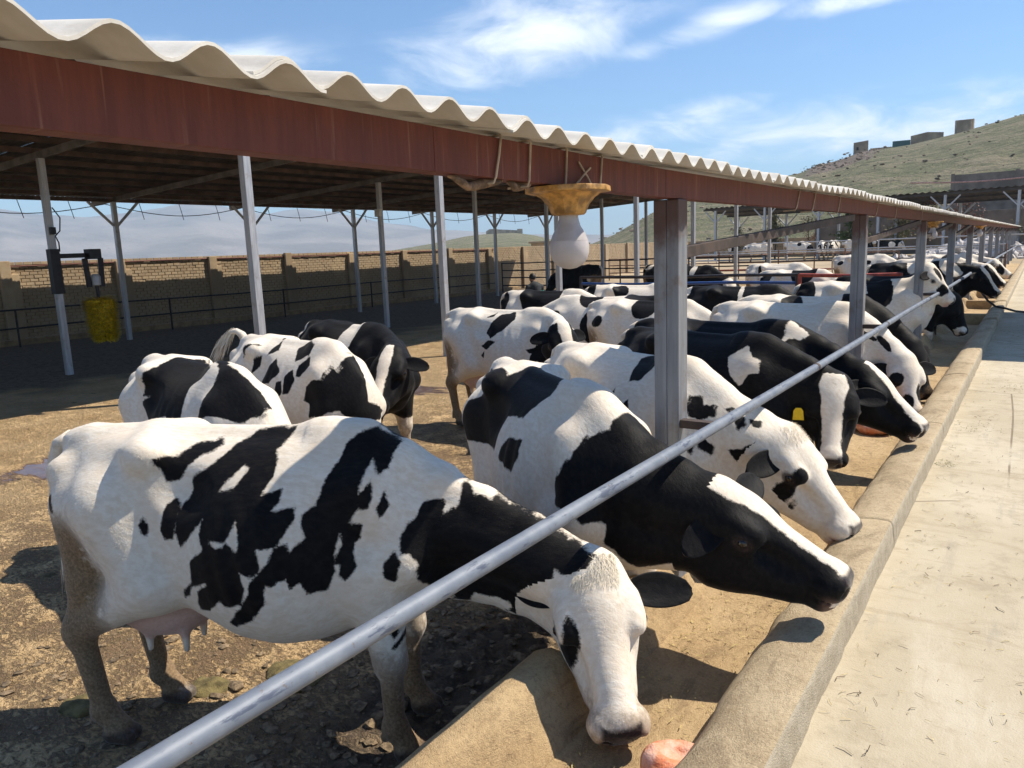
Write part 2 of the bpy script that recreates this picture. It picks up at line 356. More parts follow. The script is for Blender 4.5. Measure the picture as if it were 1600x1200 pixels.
def polar_hill(name, az0, az1, naz, prof, r0, rr, r1, nr, mt, base=0., rough=1., rock=None, seed=0.):
    """hill whose skyline (degrees above the eye) follows prof along the azimuth, ridge at distance rr(az)"""
    az = np.linspace(az0, az1, naz); t = np.linspace(0, 1, nr); V = []; RK = []
    for a in az:
        R = rr(a) if callable(rr) else rr; hz = math.tan(math.radians(float(prof(a))))*R+2.12
        d = np.where(t < .7, r0+(R-r0)*(t/.7), R+(r1-R)*((t-.7)/.3))
        f = np.where(t < .7, np.sin(np.clip(t/.7, 0, 1)*math.pi/2)**1.25, np.cos(np.clip((t-.7)/.3, 0, 1)*math.pi/2)**.7)
        x = -np.sin(math.radians(a))*d; y = np.cos(math.radians(a))*d; fq = min(.02, 5./R)
        nn = fbm(np.column_stack([x*fq+seed, y*fq, np.full(nr, seed)]), 5, .55)-.5
        z = base+f*(hz-base)+nn*rough*np.clip(t*5, 0, 1)*(1+1.2*(rock(a, t, f) if rock else 0))*np.where(np.abs(t-.7) < .03, .35, 1)
        V.append(np.column_stack([x, y, z])); RK.append(rock(a, t, f) if rock else np.zeros(nr))
    V = np.concatenate(V); i = np.arange(naz*nr).reshape(naz, nr)
    F = np.stack([i[:-1, :-1].ravel(), i[:-1, 1:].ravel(), i[1:, 1:].ravel(), i[1:, :-1].ravel()], 1)
    return tag(mobj(name, V, F, mt, None, True, {'rock': np.concatenate(RK)}), kind='structure')
hp = interp_profile([(34, -1.2), (30, -.3), (26.7, .8), (22.1, 3.0), (18, 3.6), (14.0, 4.10), (13, 4.45), (12.2, 4.55), (11.3, 4.75), (10.3, 5.1), (7.5, 5.3), (4.7, 5.75), (1.4, 6.4), (-2, 7.0), (-8, 8.6), (-20, 10.5), (-35, 9), (-60, 6), (-75, -1)])
def rk(a, t, f):
    w = math.exp(-((a-11.4)/2.3)**2); n = fbm(np.column_stack([np.full(len(t), a*1.3), t*14, t*0]), 3)
    return np.clip(w*1.5*np.clip((f-.62)/.14, 0, 1)+(n-.62)*1.2, 0, 1)
polar_hill('hill', 34, -75, 330, hp, 92, 260, 420, 110, M_hill, .3, 2.2, rk)
fp = interp_profile([(60, -.6), (50, -.1), (46, .08), (43, .35), (40, .72), (37.6, 1.12), (36.4, 1.22), (34, 1.25), (32.6, 1.05), (31, .62), (29.5, .35), (26, .1), (22, -.4)])
polar_hill('fort_hill', 60, 20, 120, fp, 260, 620, 900, 40, M_hill, 0., 2.0, None, 4.)
mp = interp_profile([(112, 2.0), (100, 3.0), (90, 2.4), (80, 3.1), (72, 2.6), (69, 3.0), (67.2, 3.35), (65.5, 3.0), (62.8, 2.85), (60, 3.05), (58.2, 3.3), (56, 3.65), (55, 3.5), (53, 3.0), (51.3, 2.75), (49, 2.95), (46.9, 2.8), (44, 2.2), (40, 1.6), (34, 1.1), (25, .8), (10, .5)])
polar_hill('mountains', 112, 10, 260, mp, 2600, 5000, 6200, 40, M_mount, 0., 140., None, 9.)
# ---------------------------------------------------------------- feed lane, curb, trough
V = MB(); V.box((-.585, -8, -.3), (9, 70, .45)); tag(V.build('feed_lane_road', M_road), kind='structure')
def rough_extrude(name, prof, y0, y1, mt, parent=None, dy=.04, amp=.006, round_end=.0, sc=6.):
    """concrete run along y: outline resampled, hand-trowelled unevenness, rounded ends"""
    pr = []
    n = len(prof)
    for k in range(n):
        a = np.array(prof[k]); b = np.array(prof[(k+1) % n]); m = max(1, int(np.linalg.norm(b-a)/.03))
        for j in range(m): pr.append(a+(b-a)*j/m)
    pr = np.array(pr); ny = max(2, int((y1-y0)/dy)); ys = np.linspace(y0, y1, ny+1); c = pr.mean(0); zb = pr[:, 1].min(); V = []
    for y in ys:
        e = min(y-y0, y1-y); s = 1.
        q = pr.copy()
        if round_end and e < round_end:
            s = math.sqrt(max(0, 1-(1-e/round_end)**2)); q[:, 1] = zb+(pr[:, 1]-zb)*(.72+.28*s); q[:, 0] = c[0]+(pr[:, 0]-c[0])*(.80+.20*s)
        nn = fbm(np.column_stack([q[:, 0]*sc, np.full(len(q), y*sc), q[:, 1]*sc]), 3)-.5
        dirv = (q-c)/np.maximum(np.linalg.norm(q-c, axis=1), .02)[:, None]
        q = q+dirv*nn[:, None]*amp*2
        V.append(np.column_stack([q[:, 0], np.full(len(q), y), q[:, 1]]))
    V = np.concatenate(V); m = len(pr); i = np.arange(len(ys)*m).reshape(len(ys), m)
    F = np.stack([i[:-1], np.roll(i[:-1], -1, 1), np.roll(i[1:], -1, 1), i[1:]], -1).reshape(-1, 4).tolist()
    F += [tuple(range(m)), tuple(range((len(ys)-1)*m+m-1, (len(ys)-1)*m-1, -1))]
    o = mobj(name, V, F, mt, parent, True)
    bm = bmesh.new(); bm.from_mesh(o.data); bmesh.ops.recalc_face_normals(bm, faces=bm.faces); bm.to_mesh(o.data); bm.free()
    return o
curb_prof = [(-.87, .25), (-.868, .40), (-.845, .505), (-.80, .565), (-.735, .594), (-.66, .603), (-.595, .602), (-.576, .594), (-.568, .575), (-.562, .48), (-.558, .25)]
trough = empty('feed_trough', (0, 0, 0), 0, 'long concrete feed trough running beneath the pipe rail', 'feed trough')
y0 = -1.
for y1, sc_, dz in ((1.9, 1, 0), (4.4, 1, 0), (7.0, 1, .0), (9.6, 1, 0), (12.15, 1, .0), (16.4, .96, -.012), (20.5, .96, -.012), (28., .98, .0), (36., .98, 0), (46., .98, 0), (74., .98, 0)):
    pr = [(-.715+(x+.715)*sc_, z+dz*(z > .3)) for x, z in curb_prof]
    rough_extrude('curb_section', pr, y0+.0012, y1-.0012, M_curb, trough, .045 if y1 < 13 else .25, .011, .0 if y1 not in (12.15, 16.4) else .05); y0 = y1
floor_pr = [(-1.50, .05), (-1.50, .362), (-1.36, .357), (-1.1, .345), (-.95, .346), (-.84, .356), (-.84, .05)]
rough_extrude('trough_floor', floor_pr, -1., 74, M_conc, trough, .07, .004, 0, 9.)
low_pr = [(-1.60, -.2), (-1.595, .33), (-1.55, .385), (-1.46, .40), (-1.40, .385), (-1.33, .34), (-1.33, -.2)]
rough_extrude('low_wall', low_pr, -1., 74, M_conc, trough, .15, .006)
wall_pr = [(-1.61, -.2), (-1.602, .30), (-1.59, .48), (-1.565, .545), (-1.51, .572), (-1.45, .565), (-1.415, .53), (-1.375, .45), (-1.30, .35), (-1.30, .2)]
for k in range(30):
    e = 2.47+1.155*k
    rough_extrude('wall_block', wall_pr, e-(.86 if k else 2.6), e, M_conc, trough, .035 if k < 8 else .2, .007, .11)
div_pr = [(-1.40, .2), (-1.40, .55), (-.78, .55), (-.78, .2)]
for y in (17.6, 21.2, 24.7, 29.5, 35.):
    m_ = MB(); m_.extrude_y(div_pr, y, y+.14); m_.build('cross_wall', M_conc, trough, bevel=.02)
# ---------------------------------------------------------------- canopy over the trough (near roof edge)
can = empty('feed_canopy', (-1.45, 3.45, 0), 0, 'narrow canopy of wavy pale roof sheets on a red steel beam over the trough', 'canopy')
def cpart(o): o.matrix_parent_inverse = Matrix.Translation((1.45, -3.45, 0)); return o
SL = math.tan(math.radians(10.)); XE, XI, ZE = -1.25, -1.80, 2.478
BZ = lambda y: float(np.interp(y, [-2, .6, 1.7, 3.3, 7.4, 12.2, 22, 40], [2.376, 2.352, 2.345, 2.329, 2.336, 2.322, 2.310, 2.308]))
def sag(y): return BZ(y)-2.344+.003*math.sin(y*2.1)
def corr_sheet(y0, nw, parent, lift, pitch=.1735, seg=10):
    n = nw*seg+1; V = []; th = .0065; rows = ((XE+random.uniform(-.008, .008), 0), ((XE+XI)/2, 0), (XI, 0))
    for side in (0, 1):
        for x, _ in rows:
            for i in range(n):
                y = y0+i*pitch/seg; z = ZE+(XE-x)*SL+.0215*math.cos(2*math.pi*(y-.735)/pitch)+lift+sag(y)
                V.append((x, y, z-(th if side else 0)))
    R = len(rows); F = []
    for r in range(R-1):
        for i in range(n-1):
            a = r*n+i; F.append((a, a+1, a+n+1, a+n)); b = R*n+a; F.append((b, b+n, b+n+1, b+1))
    for i in range(n-1):
        F.append((i, R*n+i, R*n+i+1, i+1)); a = (R-1)*n+i; F.append((a, a+1, R*n+a+1, R*n+a))
    for r in range(R-1):
        a = r*n; F.append((a, a+n, R*n+a+n, R*n+a)); a = r*n+n-1; F.append((a, R*n+a, R*n+a+n, a+n))
    return cpart(mobj('roof_sheet', V, F, M_fibre, parent, True))
for k in range(84):
    o = corr_sheet(-1.6+k*5*.1735*1.0, 6, can, .0072*(k % 2), seg=12 if k < 8 else (8 if k < 30 else 5))
    try: o.data.set_sharp_from_angle(angle=math.radians(50))
    except Exception: pass
# red C-channel: web facing the lane, two flanges
def chan(y0, y1, parent):
    m_ = MB(); hb = .121
    for (xa, xb, o0, o1) in ((-1.408, -1.400, 0, hb), (-1.470, -1.4082, 0, .009), (-1.470, -1.4082, hb-.009, hb)):
        V = []
        for y in (y0, y1): z = BZ(y); V += [(xa, y, z+o0), (xb, y, z+o0), (xb, y, z+o1), (xa, y, z+o1)]
        m_.add(V, [(0, 1, 2, 3), (7, 6, 5, 4), (0, 4, 5, 1), (1, 5, 6, 2), (2, 6, 7, 3), (3, 7, 4, 0)])
    return cpart(m_.build('red_beam', M_oxide, parent, bevel=.002))
YS = [-2, .6, 1.7, 3.3, 7.4, 12.2, 17, 22, 28, 34, 40, 46, 52, 58, 64, 70]
for a, b_ in zip(YS[:-1], YS[1:]): chan(a+.0008, b_-.0008, can)
POSTY = [3.47+4.62*k for k in range(-1, 15)]
for y in POSTY:
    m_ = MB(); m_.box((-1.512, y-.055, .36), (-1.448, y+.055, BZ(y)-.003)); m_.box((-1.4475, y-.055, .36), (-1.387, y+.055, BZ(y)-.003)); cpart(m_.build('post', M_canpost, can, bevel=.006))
    if y > 0: m_ = MB(); m_.beam((-1.43, y+.057, 2.08), (-1.43, y+4.1, 2.300), .055, .055); cpart(m_.build('brace', M_dark, can, bevel=.004))
    m_ = MB(); m_.beam((-1.475, y, 2.40), (-1.78, y, 2.40+.30*SL+.01), .05, .07); cpart(m_.build('rafter', M_dark, can))
    m_ = MB(); m_.beam((-1.386, y-.02, 1.268), (-1.225, y-.02, 1.268), .05, .04); cpart(m_.build('rail_bracket', M_dark, can, bevel=.003))
m_ = MB(); m_.beam((-1.75, -2, 2.50), (-1.75, 70, 2.44), .05, .06); cpart(m_.build('inner_purlin', M_dark, can))
# loops of wire and a bundle of cloth tied round the beam
M_wire = plain('pale_cable', (.42, .33, .24), .7, 0, .2, 20)
def wireloop(y, lean=0., name='wire_tie'):
    m_ = MB(); pts = []
    for x, z, t in ((-1.475, 2.46, 0), (-1.398, 2.462, 0), (-1.393, 2.455, .1), (-1.393, 2.40, .4), (-1.392, 2.335, .9), (-1.398, 2.318, 1), (-1.475, 2.316, 1.1)): pts.append((x, y+lean*t, z+BZ(y)-2.332))
    m_.tube(pts, .0038, 6); return m_.build(name, M_wire, None, True)
for y, l in ((2.02, -.045), (2.185, -.02), (2.42, -.02), (2.685, -.03), (5.6, -.1), (6.05, -.1), (6.9, -.1), (8.7, -.15), (9.9, -.1), (12.2, -.1)):
    o = wireloop(y, l); o.parent = can; cpart(o)
m_ = MB(); m_.tube([(-1.393, 2.50, 2.425), (-1.390, 2.56, 2.375), (-1.392, 2.60, 2.34)], .0035, 6); m_.tube([(-1.392, 2.475, 2.345), (-1.386, 2.53, 2.385), (-1.392, 2.585, 2.41)], .0035, 6); o = m_.build('crossed_wire', M_wire, can, True); cpart(o)
def cloth_lump(y0, y1, drop, name, label):
    m_ = MB(); n = 14; pts = []; rs = []
    for i in range(n+1):
        t = i/n; pts.append((-1.43+.01*math.sin(9*t), y0+(y1-y0)*t, BZ(y0)-.004-drop*math.sin(math.pi*t)**1.3*(.8+.3*math.sin(7*t)))); rs.append(.004+.011*math.sin(math.pi*t)**.7*(1+.2*math.sin(13*t)))
    m_.tube(pts, rs, 10); return tag(m_.build(name, plain(name, (.20, .125, .075), .9, 0, .5, 30, .6), None, True), label, 'cloth')
cloth_lump(1.79, 2.06, .030, 'cloth_bundle', 'brown rag bundle tied under the red beam left of the near bulb')
cloth_lump(2.09, 2.22, .018, 'cloth_knot', 'small knotted rag tail hanging under the red beam beside the bigger rag')
# ---------------------------------------------------------------- bulbs
M_wood = plain('varnished_holder', (.42, .22, .055), .45, 0, .45, 26, .2, ((.13, .06, .02), .7))
def m_bulb():
    g = G('opal_bulb'); n = g.noise(20, 4); return g.fin(g.mix(g.rng(n, .3, .7), (.46, .42, .40), (.54, .50, .48)), .38, None, 0, **{'Transmission Weight': .12, 'Subsurface Weight': .25, 'Subsurface Radius': (.03, .03, .03)})
M_bulb = m_bulb()
M_opal2 = plain('bulb_diffuser', (.50, .46, .46), .5, 0, .08, 12, .05)
def bulb(y, label, s=1., z=None):
    z = BZ(y)-.002 if z is None else z
    e = empty('light_bulb', (-1.40, y, z), 0, label, 'light bulb', 'bulbs hung under the red beam')
    m_ = MB(); m_.lathe([(.135*s, -.001), (.137*s, -.018*s), (.105*s, -.022*s), (.085*s, -.035*s), (.066*s, -.058*s), (.056*s, -.082*s), (.050*s, -.088*s)], 10); m_.build('lamp_holder', M_wood, e, bevel=.003)
    m_ = MB(); m_.lathe([(.030*s, -.080*s), (.031*s, -.098*s), (.037*s, -.122*s), (.052*s, -.146*s), (.0605*s, -.168*s)], 28); m_.build('bulb_collar', M_bulb, e, True)
    m_ = MB(); m_.lathe([(.0603*s, -.1682*s), (.0635*s, -.185*s), (.0625*s, -.207*s), (.055*s, -.229*s), (.042*s, -.244*s), (.022*s, -.254*s), (.004*s, -.257*s)], 28); m_.build('bulb_globe', M_opal2, e, True)
    return e
bulb(2.43, 'large unlit white bulb in a yellow cone holder, nearest the camera', 1.12)
bulb(13.6, 'small white bulb under the beam beside the third grey post', 1.05)
bulb(24.5, 'tiny farthest white bulb near the end of the canopy', 1.1)
# ---------------------------------------------------------------- neck rail
rail = empty('neck_rail', (-1.20, 0, 1.277), 0, 'long worn grey pipe rail crossing above the cows necks', 'rail')
def rpart(m_, name, mt, **k): o = m_.build(name, mt, rail, **k); o.matrix_parent_inverse = Matrix.Translation((1.20, 0, -1.277)); return o
m_ = MB(); m_.tube([(-1.20, y, 1.277+.005*math.sin(y*.8)) for y in np.linspace(.2, 16.3, 60)], .0255, 18); rpart(m_, 'pipe', M_pipe, smooth=True)
m_ = MB(); m_.tube([(-1.20, y, 1.29+.006*math.sin(y)) for y in np.linspace(16.9, 70, 60)], .031, 12); rpart(m_, 'pipe', M_pipe, smooth=True)
for y in (5.35, 8.2, 11.6):
    m_ = MB(); z_ = 1.277+.005*math.sin(y*.8); m_.tube([(-1.20, y-.02, z_), (-1.20, y+.02, z_)], .028, 18); rpart(m_, 'clamp', M_dark, smooth=True)
# ---------------------------------------------------------------- cattle shed with the big roof
shed = empty('cattle_shed', (-16, 20, 0), 0, 'big open shed with dark corrugated roof on rows of steel posts', 'shed')
def spart(o): o.matrix_parent_inverse = Matrix.Translation((16, -20, 0)); return o
def zr(x): return 3.92+(x+23.5)*.055
M_tin = plain('shed_sheet', (.10, .085, .075), .6, .2, .35, 3)
RY0, RY1, XF, XB = -4.5, 37.0, -9.9, -23.05
k = 0; y = RY0
while y < RY1-.01:
    n = 33; V = []; F = []
    for x in (XF, XB):
        for i in range(n):
            yy = y+i*1.04/(n-1); V.append((x, yy, zr(x)+.17+.012*math.cos(2*math.pi*yy/.13)+.004*(k % 2)))
    for i in range(n-1): F.append((i, i+1, n+i+1, n+i))
    spart(mobj('roof_sheet', V, F, M_tin, shed, True)); y += 1.0; k += 1
M_purl = plain('purlin_rust', (.095, .062, .050), .75, 0, .4, 2.5)
for i, x in enumerate(np.linspace(XF-.05, XB+.06, 13)):
    m_ = MB(); m_.box((x-.03, RY0, zr(x)+.05), (x+.03, RY1, zr(x)+.155)); spart(m_.build('purlin', M_purl, shed))
M_raft = plain('rafter_grey', (.17, .155, .15), .65, .1, .3, 3)
ROW2 = [7.81+4.66*k for k in range(-2, 7)]; ROW3 = [7.65+4.66*k for k in range(-2, 7)]; ROWB = [7.50+4.66*k for k in range(-2, 7)]
for a, b in zip(ROW2, ROWB):
    m_ = MB(); m_.beam((XF+.1, a, zr(XF)-.02), (XB+.1, b, zr(XB)-.02), .07, .13); spart(m_.build('rafter', M_raft, shed))
for x, row in ((-10.2, ROW2), (-16.15, ROW3), (-21.85, ROWB)):
    for y in row:
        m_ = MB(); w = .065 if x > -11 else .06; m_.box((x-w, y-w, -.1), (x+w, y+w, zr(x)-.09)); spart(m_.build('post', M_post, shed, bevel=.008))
for y in ROWB:
    for sy in (-1, 1):
        m_ = MB(); m_.beam((-21.85, y+sy*.06, zr(-21.85)-.75), (-21.85, y+sy*.72, zr(-21.85)-.10), .06, .06); spart(m_.build('knee_brace', M_post, shed))
m_ = MB(); m_.box((-21.90, RY0, zr(-21.85)-.10), (-21.80, RY1, zr(-21.85)-.0)); spart(m_.build('rear_beam', M_purl, shed))
M_cable = plain('black_cable', (.012, .012, .014), .6, 0, .2, 10)
for k, y in enumerate(ROWB[:-1]):
    m_ = MB(); m_.tube([(-22.3, y+4.66*t, zr(-22.3)-.10-.30*math.sin(math.pi*t)) for t in np.linspace(0, 1, 12)], .012, 5); spart(m_.build('hanging_cable', M_cable, shed, True))
    for t in (.22, .5, .78):
        m_ = MB(); m_.tube([(-22.3, y+4.66*t, zr(-22.3)), (-22.28, y+4.66*t+.05, zr(-22.3)-.25), (-22.3, y+4.66*t+.12, zr(-22.3)-.52)], .010, 5); spart(m_.build('cable_end', M_cable, shed, True))
M_wbox = plain('white_plastic', (.62, .60, .56), .5, 0, .1, 9)
# ---------------------------------------------------------------- brick wall of the yard
bw = empty('brick_wall', (-24.3, 20, 0), 0, 'long yellowish mud brick wall closing the yard behind the shed', 'wall')
def bpart(o): o.matrix_parent_inverse = Matrix.Translation((24.3, -20, 0)); return o
m_ = MB(); m_.box((-24.6, -6, -.2), (-24.325, 62, 2.27)); bpart(m_.build('mortar_core', M_mortar, bw))
BL, BH = .235, .098
me0 = MB().box((0, 0, 0), (.03, BL-.018, BH-.016)).build('brick', M_brick, bw, bevel=.006); bpart(me0)
bricks = []
for r in range(24):
    off = (r % 2)*BL/2
    for c in range(int(67/BL)): bricks.append((-5.9+c*BL+off, r*BH+.01))
def show(b): return (b[1] > 1.72) and 8.5 < b[0] < 27
best = [b for b in bricks if show(b)]; best.sort(key=lambda b: (b[0]*b[0]+600)); best = set(best[:300])
first = True; VV = []; FF = []
for b in bricks:
    x = -24.335+random.uniform(-.006, .012)
    if b in best:
        if first: me0.location = (x, b[0], b[1]); first = False
        else: bpart(share('brick', me0, bw, (x, b[0], b[1])))
    else:
        n = len(VV); h_ = BH-.016; l_ = BL-.018; x1 = x+.03
        VV += [(x1, b[0], b[1]), (x1, b[0]+l_, b[1]), (x1, b[0]+l_, b[1]+h_), (x1, b[0], b[1]+h_), (x, b[0], b[1]), (x, b[0]+l_, b[1]), (x, b[0]+l_, b[1]+h_), (x, b[0], b[1]+h_)]
        FF += [(n, n+1, n+2, n+3), (n, n+4, n+5, n+1), (n+1, n+5, n+6, n+2), (n+2, n+6, n+7, n+3), (n+3, n+7, n+4, n)]
o = bpart(mobj('bricks', VV, FF, M_brick, bw)); o['kind'] = 'stuff'
for k in range(18):
    y = 3.4+3.35*k
    m_ = MB(); m_.box((-24.298, y-.15, -.1), (-24.16, y+.15, 2.28+.05*(k % 3))); m_.box((-24.297, y+.1505, -.1), (-24.20, y+.36, 2.00)); bpart(m_.build('pilaster', M_brick, bw, bevel=.02))
m_ = MB(); m_.tube([(-24.27, y, 2.24+.02*math.sin(y*.5)) for y in np.linspace(-5, 34, 30)], .022, 8); bpart(m_.build('wall_pipe', M_oxide, bw, True))
m_ = MB(); m_.box((-24.31, -6, -.1), (-24.0, 36, .16)); bpart(m_.build('plinth', M_mortar, bw, bevel=.02))
# ---------------------------------------------------------------- pen fences
M_fence = plain('dark_fence_pipe', (.045, .040, .042), .55, .3, .3, 8)
M_red = plain('red_pipe_paint', (.33, .055, .03), .55, 0, .3, 6)
M_blue = plain('blue_pipe_paint', (.025, .07, .22), .5, 0, .25, 6)
M_brown = plain('brown_pipe_paint', (.16, .085, .055), .6, 0, .3, 6)
def fence(name, label, a, b, zs, step, mt, r=.025, zt=None, cat='fence', group=None, z0=0., rmats=None, pr=None):
    a, b = Vector(a), Vector(b); e = empty(name, (a.x, a.y, 0), 0, label, cat, group); L = (b-a).length; n = max(1, round(L/step))
    inv = Matrix.Translation((-a.x, -a.y, 0))
    for i, z in enumerate(zs):
        m_ = MB(); m_.tube([a.lerp(b, t)+Vector((0, 0, z+.015*math.sin(t*17+i))) for t in np.linspace(0, 1, n*2+1)], r, 8); o = m_.build('rail', rmats[i] if rmats else mt, e, True); o.matrix_parent_inverse = inv
    for i in range(n+1):
        p = a.lerp(b, i/n); m_ = MB(); m_.tube([p+Vector((0, 0, z0-.1)), p+Vector((0, 0, (zt or max(zs))+.03))], pr or r*1.15, 8); o = m_.build('fence_post', mt, e, True); o.matrix_parent_inverse = inv
    return e
fence('pen_fence', 'dark two-rail pipe fence in front of the shaded brick wall', (-23.4, -4, 0), (-23.4, 33, 0), (.52, 1.02), 4.4, M_fence)
fence('pen_fence', 'dark pipe fence with several rails behind the person in dark clothes', (-23.2, 33.2, 0), (-9.6, 33.2, 0), (.35, .75, 1.12, 1.5), 3.4, M_fence, .03)
fence('pen_fence', 'brown pipe fence beyond the shed in front of the sunlit brick wall', (-22.5, 44, 0), (-6, 44, 0), (.5, .95, 1.35), 4.1, M_brown, .03)
fence('pen_fence', 'pen rail with a blue bar between the black cows and the grey-black cow', (-9.6, 17.2, 0), (-4.3, 17.2, 0), (.75, 1.22, 1.38), 2.65, M_fence, .035, rmats=[M_brown, M_blue, M_fence])
fence('pen_fence', 'rusty orange-brown pen rail in front of the resting white cow', (-4.25, 17.2, 0), (-2.3, 17.2, 0), (.65, 1.02, 1.36), 1.95, M_red, .04, rmats=[M_brown, M_brown, M_red])
fence('pen_fence', 'pale pipe fence with a red lower rail crossing behind the middle posts', (-14, 40, 0), (-1.2, 38, 0), (.7, 1.1, 1.62), 3.2, M_brown, .03, rmats=[M_red, M_fence, M_post])
fence('pen_fence', 'long upper pipe rail in front of the far standing cows', (-26, 56, .45), (3, 53, .45), (.85, 1.5), 6., M_post, .035, z0=.3, zt=1.95)
# ---------------------------------------------------------------- cow builder
def smin(a, b, k):
    h_ = np.clip(0.5 + 0.5*(b-a)/k, 0, 1)
    return b*(1-h_) + a*h_ - k*h_*(1-h_)
def f_rc(p, a, b, ra, rb):
    a = np.asarray(a, float); b = np.asarray(b, float); ab = b-a
    t = np.clip(((p-a) @ ab)/max(ab @ ab, 1e-9), 0, 1)
    return np.linalg.norm(p - a - t[:, None]*ab, axis=1) - (ra + (rb-ra)*t)
def f_ell(p, c, r):
    q = (p-np.asarray(c, float)); r = np.asarray(r, float)
    k0 = np.linalg.norm(q/r, axis=1); k1 = np.linalg.norm(q/(r*r), axis=1)
    return k0*(k0-1)/np.maximum(k1, 1e-6)
TR = np.array([  # x, half width, top, bottom
    [-.09, .03, 1.30, 1.17], [-.05, .10, 1.355, 1.04], [.03, .165, 1.405, .90], [.16, .215, 1.435, .78], [.32, .245, 1.452, .72], [.48, .262, 1.452, .70],
    [.64, .292, 1.430, .615], [.82, .352, 1.425, .54], [1.0, .372, 1.428, .515], [1.16, .350, 1.436, .53],
    [1.30, .292, 1.446, .57], [1.42, .240, 1.425, .60], [1.55, .195, 1.36, .63], [1.66, .13, 1.26, .70], [1.73, .05, 1.15, .82]])
_xs = np.linspace(-.09, 1.73, 180)
def _smooth(col):
    y = np.interp(_xs, TR[:, 0], TR[:, col]); k = np.hanning(17); k /= k.sum()
    return np.convolve(np.pad(y, 8, mode='edge'), k, 'valid')
TW, TT, TB = _smooth(1), _smooth(2), _smooth(3)
def bez(a, c, b, n):
    t = np.linspace(0, 1, n+1)[:, None]; a, b, c = map(np.asarray, (a, b, c))
    return (1-t)**2*a + 2*t*(1-t)*c + t*t*b
class Pose: pass
def unit(v): v = np.asarray(v, float); return v/np.linalg.norm(v)
def make_pose(poll, muzzle, roll=0., fat=1., step=(0, 0, 0, 0), udder=1.):
    """poll / muzzle in cow space (x forward, y left, z up; metres for a 1.45 m cow)"""
    o = Pose(); o.P = np.array(poll, float); o.a = unit(np.array(muzzle, float)-o.P)
    up = np.array([0, 0, 1.]); hz = o.a.copy(); hz[2] = 0
    n = up - o.a*(up @ o.a)
    if np.linalg.norm(n) < .3: n = unit(hz) if np.linalg.norm(hz) > .05 else np.array([1., 0, 0]); n = n-o.a*(n @ o.a)
    n = unit(n); l = np.cross(n, o.a)
    c, s = math.cos(roll), math.sin(roll)
    o.n = c*n + s*l; o.l = np.cross(o.n, o.a)
    o.fat = fat; o.step = step; o.udder = udder
    hb = o.P + o.a*.07 - o.n*.10; o.hb = hb
    o.top = bez((1.22, 0, 1.355), (1.60, 0, 1.27 if o.P[2] < 1.15 else (1.31 if o.P[2] < 1.3 else 1.36)), o.P + o.a*(-.015) - o.n*.05, 6)
    o.mid = bez((1.38, 0, 1.10), (1.72, 0, 1.08), hb, 6)
    o.bot = bez((1.55, 0, .88), (1.80, 0, .84 if o.P[2] < 1.2 else .98), o.P + o.a*.17 - o.n*.20, 6)
    m = (o.mid[3]+o.top[3])/2
    o.axis = np.array([[-.12, 0, 1.0], [1.30, 0, 1.02], (o.mid[2]+o.top[2]*.3+o.bot[2]*.2)/1.5, (o.mid[4]+o.top[4]*.3+o.bot[4]*.2)/1.5,
                       o.P + o.a*.10 - o.n*.09, o.P + o.a*.60 - o.n*.08])
    return o
def legs_pts(o):
    L = []
    for i, sy in enumerate((1, -1)):
        dx = o.step[i]
        L.append(('h', sy, dx))
    for i, sy in enumerate((1, -1)):
        L.append(('f', sy, o.step[2+i]))
    return L
HS = 1.26
